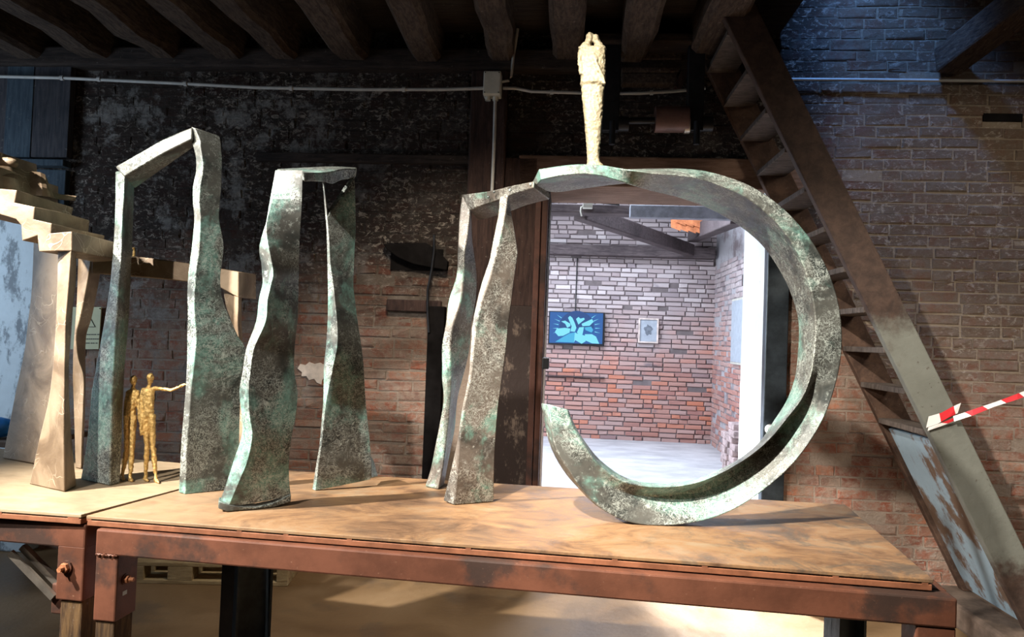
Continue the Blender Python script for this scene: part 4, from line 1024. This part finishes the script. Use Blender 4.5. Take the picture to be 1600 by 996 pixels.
# --- arch joined to the open ring
s3 = empty('bronze_ring_sculpture', onz(1030, 822, TZ), 'large open bronze ring sprung from a narrow two-legged arch, right end of the table', 'sculpture')
O = [(721.5, 306), (718, 338), (714.5, 394), (712.5, 431), (700.4, 470), (696, 505), (690, 540), (690, 593), (694, 616), (686, 665), (673, 732), (664, 758)]
E = [(736, 306), (734, 340), (733, 358), (726, 397), (724, 437), (720, 473), (709, 505), (703, 535), (704.6, 583), (703, 626), (698, 682), (690, 748), (686, 763)]
R_ = [(737, 306), (737, 340), (738, 372), (744.5, 420), (747, 453), (738, 500), (734, 553), (723, 593), (715, 626), (711, 672), (700, 725), (694, 764)]
y4 = onz(686, 766, TZ).y
lv = [((722, 306), (736, 308), (738, 309))] + mk(O, E, R_, [338, 372, 397, 431, 470, 505, 540, 570, 593, 626, 668, 700, 732]) + [((664, 761), (685, 767), (694, 765))]
band(lv, y4, y4 + 0.10, M['patina2'], s3, 'leg')
O = [(780.5, 310), (778, 335), (769, 380), (763.6, 408), (752, 442), (744, 473), (737, 508), (734, 553), (731, 593), (721, 639), (714.5, 685), (703, 738), (692, 783)]
E = [(795, 310), (790, 333), (780.5, 375), (772, 408), (762, 445), (749, 482), (744, 508), (739, 550), (736, 583), (724.5, 639), (718, 685), (714.5, 732), (709, 790)]
R_ = [(795, 310), (803, 352), (810, 392), (807, 420), (801.6, 453), (799, 482), (795, 508), (792, 543), (786, 586), (779, 639), (774, 699), (772.5, 752), (772, 785)]
y5 = onz(709, 790, TZ).y
lv = [((780.5, 308), (794, 304), (796, 306))] + mk(O, E, R_, [335, 360, 378, 394, 408, 442, 473, 508, 530, 553, 586, 615, 639, 685, 735]) + [((692, 783), (709, 790), (772, 785))]
band(lv, y5, [y5 + 0.05] * (len(lv) - 1) + [onz(772, 785, TZ).y], M['patina2'], s3, 'leg')
st_ = [(721.5, 304, 733, 328), (738, 302, 745, 324), (769, 297.6, 779, 313), (797, 290.6, 797, 305), (815, 287, 816, 299), (834, 283, 834, 294)]
yR = onz(1030, 822.5, TZ).y
rings = []
for i, (a, b, c, d) in enumerate(st_):
    t = i / 5; Y = y4 + (yR + 0.08 - y4) * t
    f1, f2 = at(a, b, Y), at(c, d, Y)
    k2 = at(c + 14 + 11 * t, d + 16 + (2 if i else 0), Y + 0.17)
    rings.append([f1, f2, k2, k2 + (f1 - f2)])
lint = MB().loft(catmull(rings, 3)).build('lintel', M['patina2'], s3, smooth=30, bevel=0.004)
for x, y in ((741, 311), (763, 308), (772, 300), (797, 297), (829, 288)):
    p_ = at(x, y, y4 + (yR + 0.08 - y4) * (x - 721) / 113 - 0.002)
    MB().ball(p_, 0.0055, 8, 6, (1, .5, 1)).build('rivet', M['patina'], lint, smooth=60)
# ring stations: c0, c1, c2 pixels with depth offsets, optional c3, M
H3 = None
RS = [
 ((832, 284), .15, (842, 264), .06, (845, 281), .04, (834, 295), .15),
 ((868, 276), .24, (880, 258.5), .05, (880, 274), .03, (868, 301), .26),
 ((902, 272), .26, (912, 256.5), .04, (911, 272), .02, (905, 296), .28),
 ((936, 270), .24, (943, 258.5), .03, (941, 275.5), .02, (942, 291), .27),
 ((965, 266), .22, (966, 262.5), .03, (964, 282.5), .03, (972, 287.5), .26),
 ((988, 264.2), .20, (988, 266), .02, (986, 289.5), .07, (1000, 285), .30),
 ((1022, 263.5), .17, (1022, 271), .01, (1012, 297), .13, (1025, 289), .33),
 ((1062, 263.5), .13, (1058, 274), .0, (1050, 306), .19, (1066, 294), .36),
 ((1105, 268), .09, (1095, 280), .0, (1084, 317), .24, None, 0),
 ((1142, 278), .05, (1130, 292), .0, (1113, 329), .26, None, 0),
 ((1178, 293), .02, (1165, 308), 0, (1143, 346), .27, None, 0),
 ((1210, 314), 0, (1195, 331), 0, (1170, 365), .27, None, 0),
 ((1240, 341), 0, (1223, 359), 0, (1194, 388), .26, None, 0),
 ((1272, 381), 0, (1248, 399), 0, (1216, 420), .24, None, 0),
 ((1297, 429), 0, (1265, 446), 0, (1234, 456), .20, None, 0),
 ((1313, 486), 0, (1273.5, 498), 0, (1247, 503), .16, None, 0),
 ((1316, 541), 0, (1272, 547), 0, (1246, 552), .14, None, 0),
 ((1309, 590), 0, (1266, 588), 0, (1241, 592), .13, None, 0, 0.012),
 ((1291, 646), 0, (1254, 621), 0, (1228, 627), .12, None, 0, 0.03),
 ((1262, 697), 0, (1232, 651), 0, (1209, 657), .11, None, 0, 0.05),
 ((1228, 737), 0, (1202, 687), 0, (1187, 690), .10, None, 0, 0.06),
 ((1190, 769), 0, (1170, 714), 0, (1155, 717), .08, None, 0, 0.06),
 ((1148, 796), 0, (1130, 738), 0, (1123, 734), .07, None, 0, 0.055),
 ((1100, 814), 0, (1088, 755), 0, (1085, 749), .06, None, 0, 0.045),
 ((1043, 822), 0, (1043, 761.5), 0, (1043, 755), .06, None, 0, 0.035),
 ((990, 818.5), 0, (1000, 759), 0, (1003, 753), .06, None, 0, 0.025),
 ((948, 801), 0, (965, 748), 0, (971, 743), .06, (940, 796), .07, 0.015),
 ((915, 772), 0, (931, 721), 0, (937, 718), .07, (905, 765), .08, 0.006),
 ((889, 736), 0, (911, 692), 0, (914, 690), .08, (878, 733), .09),
 ((867, 697), 0, (896, 665), 0, (898, 664), .08, (857, 690), .09),
 ((857, 632), 0, (887, 641), 0, (888, 640), .08, (845, 630), .09),
]
rings = []
for r_ in RS:
    c0 = at(*r_[0], yR + r_[1]); c1 = at(*r_[2], yR + r_[3]); c2 = at(*r_[4], yR + r_[5])
    c3 = at(*r_[6], yR + r_[7]) if r_[6] else c2 + (c0 - c1)
    md = r_[8] if len(r_) > 8 else 0.0
    mid = c1.lerp(c0, 0.30) + Vector((0, md * 1.5, 0)); mid2 = c1.lerp(c0, 0.62) + Vector((0, md * 0.85, 0))
    c3.z = max(c3.z, TZ + 0.001)
    rings.append([c0, mid2, mid, c1, c2, c3])
ring = MB().loft(catmull(rings, 4)).build('ring', M['patina'], s3, smooth=34, bevel=0.004)

# --- brown stepped bronze on the left table
s0 = empty('stepped_bronze', onz(70, 765, TZ), 'brown bronze flight of steps on splayed legs at the left edge', 'sculpture')
y0 = onz(101, 770, TZ).y
K = 200 / 1048
def q2(x, y): return (x * K, 230 + y * K)
prof = [q2(-420, 80), q2(-420, -60), q2(-200, -40), q2(-190, 150), q2(0, 160), q2(-5, 340), q2(140, 352), q2(120, 455), q2(285, 490), q2(275, 590), q2(425, 625), q2(415, 705), q2(590, 690), q2(588, 850), q2(470, 850), q2(318, 855), q2(305, 725), q2(180, 768), q2(172, 640), q2(130, 590), q2(0, 550), q2(-150, 560), q2(-300, 400)]
fp_ = [at(x, y, y0) for x, y in prof]
dv = at(118, 306, y0 / 0.885) - at(26, 297, y0)
# steps: extruded zigzag, rear edge slightly lower and ragged
rg = random.Random(4)
mb = MB(); n_ = len(fp_)
bk_ = [p + Vector((dv.x * rg.uniform(.93, 1.05), 0.32, rg.uniform(-.006, .006))) for p in fp_]
md_ = [p.lerp(q, 0.5) + Vector((0, 0, rg.uniform(-.005, .005))) for p, q in zip(fp_, bk_)]
mb.loft([fp_, md_, bk_]).build('steps', M['brown'], s0, bevel=0.003)
# crumpled upper riser sheet
cr_pts = [(0, 150, 0, 345), (110, 165, 130, 350), (240, 195, 250, 390), (370, 225, 390, 405), (430, 365, 470, 425), (625, 400, 610, 430)]
rings = []
for i, (tx, ty, bx3, by3) in enumerate(cr_pts):
    Y = y0 + 0.02 + 0.055 * i
    a_ = at(*q2(tx, ty), Y + 0.02); b_ = at(*q2(bx3, by3), Y - 0.01); m_ = at(*q2((tx + bx3) / 2 + rg.uniform(-8, 8), (ty + by3) / 2 + rg.uniform(-25, 25)), Y + rg.uniform(-.03, .02))
    th = Vector((-0.008, 0.012, 0.0))
    rings.append([a_, m_, b_, b_ + th, m_ + th, a_ + th])
tag(MB().loft(catmull(rings, 3)).build('crumpled_riser', M['brown'], s0, smooth=28), 'crumpled upturned edge of the top step')
MB().ball(at(*q2(60, 130), y0 + 0.1), 0.03, 10, 8, (1.4, .8, .7)).build('lump', M['brown'], s0, smooth=60)
O = [(90, 392), (89, 440), (86.5, 515), (81.6, 578), (75, 628), (60, 690), (44, 765)]
E = [(112, 392), (108, 440), (103, 503), (101.6, 565), (101, 616), (100, 690), (101, 770)]
R_ = [(120, 400), (119, 440), (112, 503), (108, 565), (108, 616), (113, 690), (120, 760)]
yb0 = onz(120, 760, TZ).y
lv = mk(O, E, R_, [388, 440, 470, 505, 540, 578, 628, 690, 730]) + [((45, 766), (101, 770.5), (120, 761))]
band(lv, y0, [y0 + .07] * 9 + [yb0], M['brown'], s0, 'leg')
yk = onz(30, 728, TZ).y
O = [(52, 380), (50, 430), (47.7, 465), (37.6, 548), (21, 628), (9, 690), (3, 727)]
E = [(108, 380), (100, 440), (96, 515), (90, 578), (85, 628), (72, 690), (66, 727)]
R_ = [(x + 6, y) for x, y in E]
lv = mk(O, E, R_, [376, 430, 465, 505, 548, 590, 628, 690]) + [((3, 727), (66, 728), (74, 726))]
band(lv, yk, yk + 0.03, M['brown'], s0, 'leg')

# --- brown arch behind
s4 = empty('bronze_arch', onz(140, 735, TZ), 'low brown bronze arch standing behind the stepped bronze', 'sculpture')
ya = onz(126, 734, TZ).y
O = [(122, 393), (119, 478), (115, 530), (113, 570), (115, 620), (117, 690), (118, 734)]
E = [(145, 394), (131, 470), (119, 525), (122, 560), (131, 580), (130, 640), (128, 690), (127, 735)]
R_ = [(160, 396), (156, 440), (143, 500), (134, 530), (134, 580), (133, 640), (131, 690), (130, 733)]
lv = mk(O, E, R_, [394, 430, 470, 500, 525, 560, 590, 640, 690]) + [((118, 735), (127, 736), (130, 734))]
band(lv, ya, ya + 0.09, M['brown'], s4, 'leg')
rings = []
for t in [k / 8 for k in range(9)]:
    x = 143 + (373 - 143) * t
    yt = 394 + 31 * t - 3 * math.sin(t * 3.1); yb_ = yt + 33 - 6 * t + (14 * max(0, t - .85) / .15)
    f1, f2 = at(x, yt, ya + 0.0), at(x, yb_, ya)
    d_ = Vector((0.03, 0.12, 0))
    rings.append([f1, f2, f2 + d_, f1 + d_])
MB().loft(rings).build('lintel', M['brown'], s4, smooth=30, bevel=0.004)
lv = mk([(346, 426), (350, 470), (362, 510), (358, 600), (350, 740)], [(374, 428), (373, 470), (372, 508), (380, 600), (380, 740)], [(378, 428), (378, 470), (378, 508), (386, 600), (388, 740)], [428, 450, 480, 510, 560, 620, 690])
zz_ = at(370, 741, ya)
lv += [((350, proj(Vector((zz_.x, ya, TZ)))[1]), (380, proj(Vector((zz_.x, ya, TZ)))[1]), (388, proj(Vector((zz_.x, ya + .08, TZ)))[1]))]
band(lv, ya, ya + 0.08, M['brown'], s4, 'leg')

# ------------------------------------------------------------------ gilded figures
def sculpt(mb, name, mat, voxel, label, cat, group=None, amp=0.0075):
    o = mb.build(name, mat)
    r_ = o.modifiers.new('remesh', 'REMESH'); r_.mode = 'VOXEL'; r_.voxel_size = voxel; r_.use_smooth_shade = True
    t = bpy.data.textures.new(name + '_lumps', 'CLOUDS'); t.noise_scale = 0.009
    d = o.modifiers.new('lumps', 'DISPLACE'); d.texture = t; d.strength = amp; d.mid_level = 0.5
    return tag(o, label, cat, group)
def fig_pts(Y, pts): return [at(x, y, Y + (dy if isinstance(dy, float) else 0)) for x, y, dy in pts]
yp = onz(236, 753, TZ).y
def walker(Yb, head, neck, shl, shr, hipl, hipr, kl, kr, fl_, fr2, arms):
    mb = MB(); pt = lambda p, dy=0.0: at(p[0], p[1], Yb + dy)
    mb.ball(pt(head), 0.0155, 12, 10, (0.82, 1.0, 1.15))
    mb.ball(pt((head[0] + 3.5, head[1] + 2)), 0.006, 8, 6)                         # nose and brow
    mb.ball(pt((head[0] + 2.0, head[1] + 5.5)), 0.007, 8, 6)                       # chin
    mb.tube([pt(head), pt(neck), pt(((shl[0] + shr[0]) / 2, shl[1] + 4))], [0.008, 0.0065, 0.009], 10)
    # torso slab
    rings = []
    for t, wmul, th in ((0, .98, .011), (.15, 1.05, .015), (.4, 1.0, .016), (.7, .95, .015), (.9, 1.02, .017), (1.0, 0.9, .012)):
        l = Vector(shl).lerp(Vector(hipl), t); r_ = Vector(shr).lerp(Vector(hipr), t)
        c = (l + r_) / 2; hw = (r_ - l).length / 2 * wmul * Yb / FPX + 0.003
        cc = at(c.x, c.y, Yb)
        rings.append([cc + Vector((math.cos(a) * hw, math.sin(a) * th, 0)) for a in [2 * math.pi * k / 12 for k in range(12)]])
    mb.loft(rings)
    for hip, kn, ft_, dy in ((hipl, kl, fl_, 0.012), (hipr, kr, fr2, -0.012)):
        h_ = pt((hip[0] * .72 + (hipl[0] + hipr[0]) * .14, hip[1] - 3)); k_ = pt(kn, dy * .6); f_ = pt(ft_, dy)
        f_.z = TZ + 0.009
        mb.tube([h_, h_.lerp(k_, .5), k_, k_.lerp(f_, .35), k_.lerp(f_, .8), f_], [0.0145, 0.0125, 0.0095, 0.0105, 0.0065, 0.008], 10)
        mb.tube([f_ + Vector((-.004, .004, -.002)), f_ + Vector((.012, -.012, -.003)), f_ + Vector((.022, -.022, -.004))], [0.007, 0.007, 0.004], 8)
    for arm in arms:
        ps = [pt(a[:2], a[2]) for a in arm]
        mb.tube(ps, [0.0085, 0.0075, 0.0065, 0.0055, 0.006][:len(ps)], 8)
        d = (ps[-1] - ps[-2]).normalized(); sdv = d.cross(Vector((0, 1, 0))).normalized()
        for k_ in (-1.5, -.5, .5, 1.5):
            mb.tube([ps[-1], ps[-1] + d * (0.014 - abs(k_) * .002) + sdv * k_ * 0.0032], [0.003, 0.0018], 6)
        mb.tube([ps[-1] - d * 0.006, ps[-1] + d * 0.004 + sdv * 0.008], [0.003, 0.002], 6)
    return mb
wr = walker(yp, (234.8, 590), (233.5, 601), (223, 607), (240, 606), (225, 652), (239, 652), (230, 697), (239, 698), (227, 752), (244, 750),
            [[(239, 607, 0), (254, 608, 0), (267, 610, -.01), (278, 606, -.01), (287, 602, -.012)], [(223, 609, 0), (220.5, 628, -.005), (220.5, 646, -.01), (220, 664, -.012), (220.5, 676, -.012)]])
sculpt(wr, 'pointing_figurine', M['gold'], 0.0036, 'thin gilded figurine with one arm stretched out to the right', 'figurine')
wl = walker(yp + 0.01, (208.5, 594), (208, 604), (200.5, 610), (215, 609), (197.5, 652), (210, 652), (198, 705), (206, 709), (190, 752), (203, 750),
            [[(214.5, 611, 0), (216.5, 628, 0), (217.5, 646, -.004), (218.5, 660, -.006)], [(200.5, 613, 0), (197, 630, .01), (195, 650, .015), (194.5, 668, .015)]])
sculpt(wl, 'walking_figurine', M['gold'], 0.0036, 'thin gilded figurine standing close to the left leg of the tall arch', 'figurine')
# embracing couple on the ring
yc = yR + 0.075
mb = MB(); rings = []
K3 = 0.2311
for (yl_, xl, xr, th) in ((150, 165, 318, .016), (162, 150, 329, .024), (200, 152, 330, .027), (260, 156, 330, .028), (320, 163, 330, .029), (360, 163, 329, .031), (398, 158, 328, .032), (412, 168, 322, .025), (450, 168, 318, .026), (520, 175, 314, .025), (600, 182, 308, .024), (680, 190, 302, .023), (760, 196, 296, .021), (840, 202, 290, .02), (900, 206, 288, .019), (930, 204, 296, .022), (955, 195, 325, .026)):
    l = at(870 + xl * K3, 40 + yl_ * K3, yc); r_ = at(870 + xr * K3, 40 + yl_ * K3, yc)
    c = (l + r_) / 2; hw = (r_ - l).length / 2
    rings.append([c + Vector((math.copysign(abs(math.cos(a)) ** .8, math.cos(a)) * hw, math.copysign(abs(math.sin(a)) ** .8, math.sin(a)) * th, 0)) for a in [2 * math.pi * k / 20 for k in range(20)]])
mb.loft(rings)
cp = lambda x, y, dy=0.0: at(870 + x * K3, 40 + y * K3, yc + dy)
mb.tube([cp(192, 168), cp(200, 140), cp(211, 112), cp(216, 90)], [0.026, 0.019, 0.012, 0.010], 12)
mb.tube([cp(288, 168), cp(283, 142), cp(277, 118), cp(271, 100)], [0.026, 0.018, 0.012, 0.010], 12)
mb.ball(cp(221, 80), 0.0155, 12, 10, (.85, 1, 1.25))
mb.ball(cp(264, 92), 0.0145, 12, 10, (.8, 1, 1.25))
mb.ball(cp(243, 74), 0.009, 8, 6)
mb.tube([cp(246, 172, -.022), cp(262, 240, -.031), cp(285, 300, -.033), (cp(312, 350, -.031)), cp(322, 395, -.03)], [0.006, 0.007, 0.007, 0.006, 0.006], 8)
mb.tube([cp(160, 170, -.01), cp(157, 250, -.014), cp(166, 330, -.016)], [0.009, 0.009, 0.007], 8)
sculpt(mb, 'embracing_couple', M['gold2'], 0.0036, 'pale gilded figure of two people embracing, standing on top of the ring', 'figurine')
# tiny figure on the brown arch
mb = MB(); yt_ = ya + 0.06
q = at(209, 401, yt_)
mb.tube([q + Vector((0, 0, -.004)), q + Vector((0, 0, .018)), q + Vector((.001, 0, .026))], [.0065, .006, .004], 8).ball(q + Vector((-.002, 0, .034)), .0065, 8, 6)
sculpt(mb, 'tiny_figurine', M['gold'], 0.002, 'tiny gilded figurine perched on the brown arch lintel', 'figurine', amp=0.001)

# ------------------------------------------------------------------ notice on the wall
sgv = WV - 0.03
sg = empty('warning_notice', B(wp(138, 546, sgv)[0], WV, wp(138, 546, sgv)[1]), 'cream warning notice with a triangle on the wall behind the tall arch', 'sign')
def sq(x, y, d=0.0): q = wp(x, y, sgv - d); return B(q[0], sgv - d, q[1])
MB().prism([sq(114, 480), (sq(158, 480)), sq(154, 546), sq(110, 546)], B(0, 0.01, 0)).build('card', M['sign'], sg)
tri = [(140, 495), (148.5, 511), (128, 511)]
for (a, b) in ((0, 1), (1, 2), (2, 0)):
    MB().tube([sq(*tri[a], .002), sq(*tri[b], .002)], 0.0022, 5).build('triangle_line', M['ink'], sg)
for i, y in enumerate((523, 530, 536.5)):
    x = 122.0 - i * .5; rg = random.Random(i)
    while x < 152 - i * .5:
        wd = rg.uniform(1.6, 3.2)
        MB().prism([sq(x, y - .7, .002), sq(x + wd, y - .7, .002), sq(x + wd, y + .7, .002), sq(x, y + .7, .002)], B(0, 0.001, 0)).build('print', M['ink'], sg)
        x += wd + rg.choice((.5, .6, 1.6))
MB().tube([sq(156, 482.5, 0.001), sq(156, 482.5, 0.006)], 0.004, 8).build('screw', M['ink'], sg)
# blue bundle behind the stepped bronze
mb = MB(); c = at(-10, 668, 3.75)
bag = mb.ball(c, 0.075, 14, 10, (1.7, .8, .75)).build('blue_bundle', M['bluebag'], smooth=60)
tag(bag, 'bright blue plastic bundle at the left edge behind the table', 'bundle')
bz = c.z - 0.06
tag(MB().bbox(-3.9, -2.75, 3.45, 3.95, bz - 0.03, bz).build('shelf_board', M['stone'], bevel=0.004), 'dark board carrying the blue bundle behind the left table', 'board')
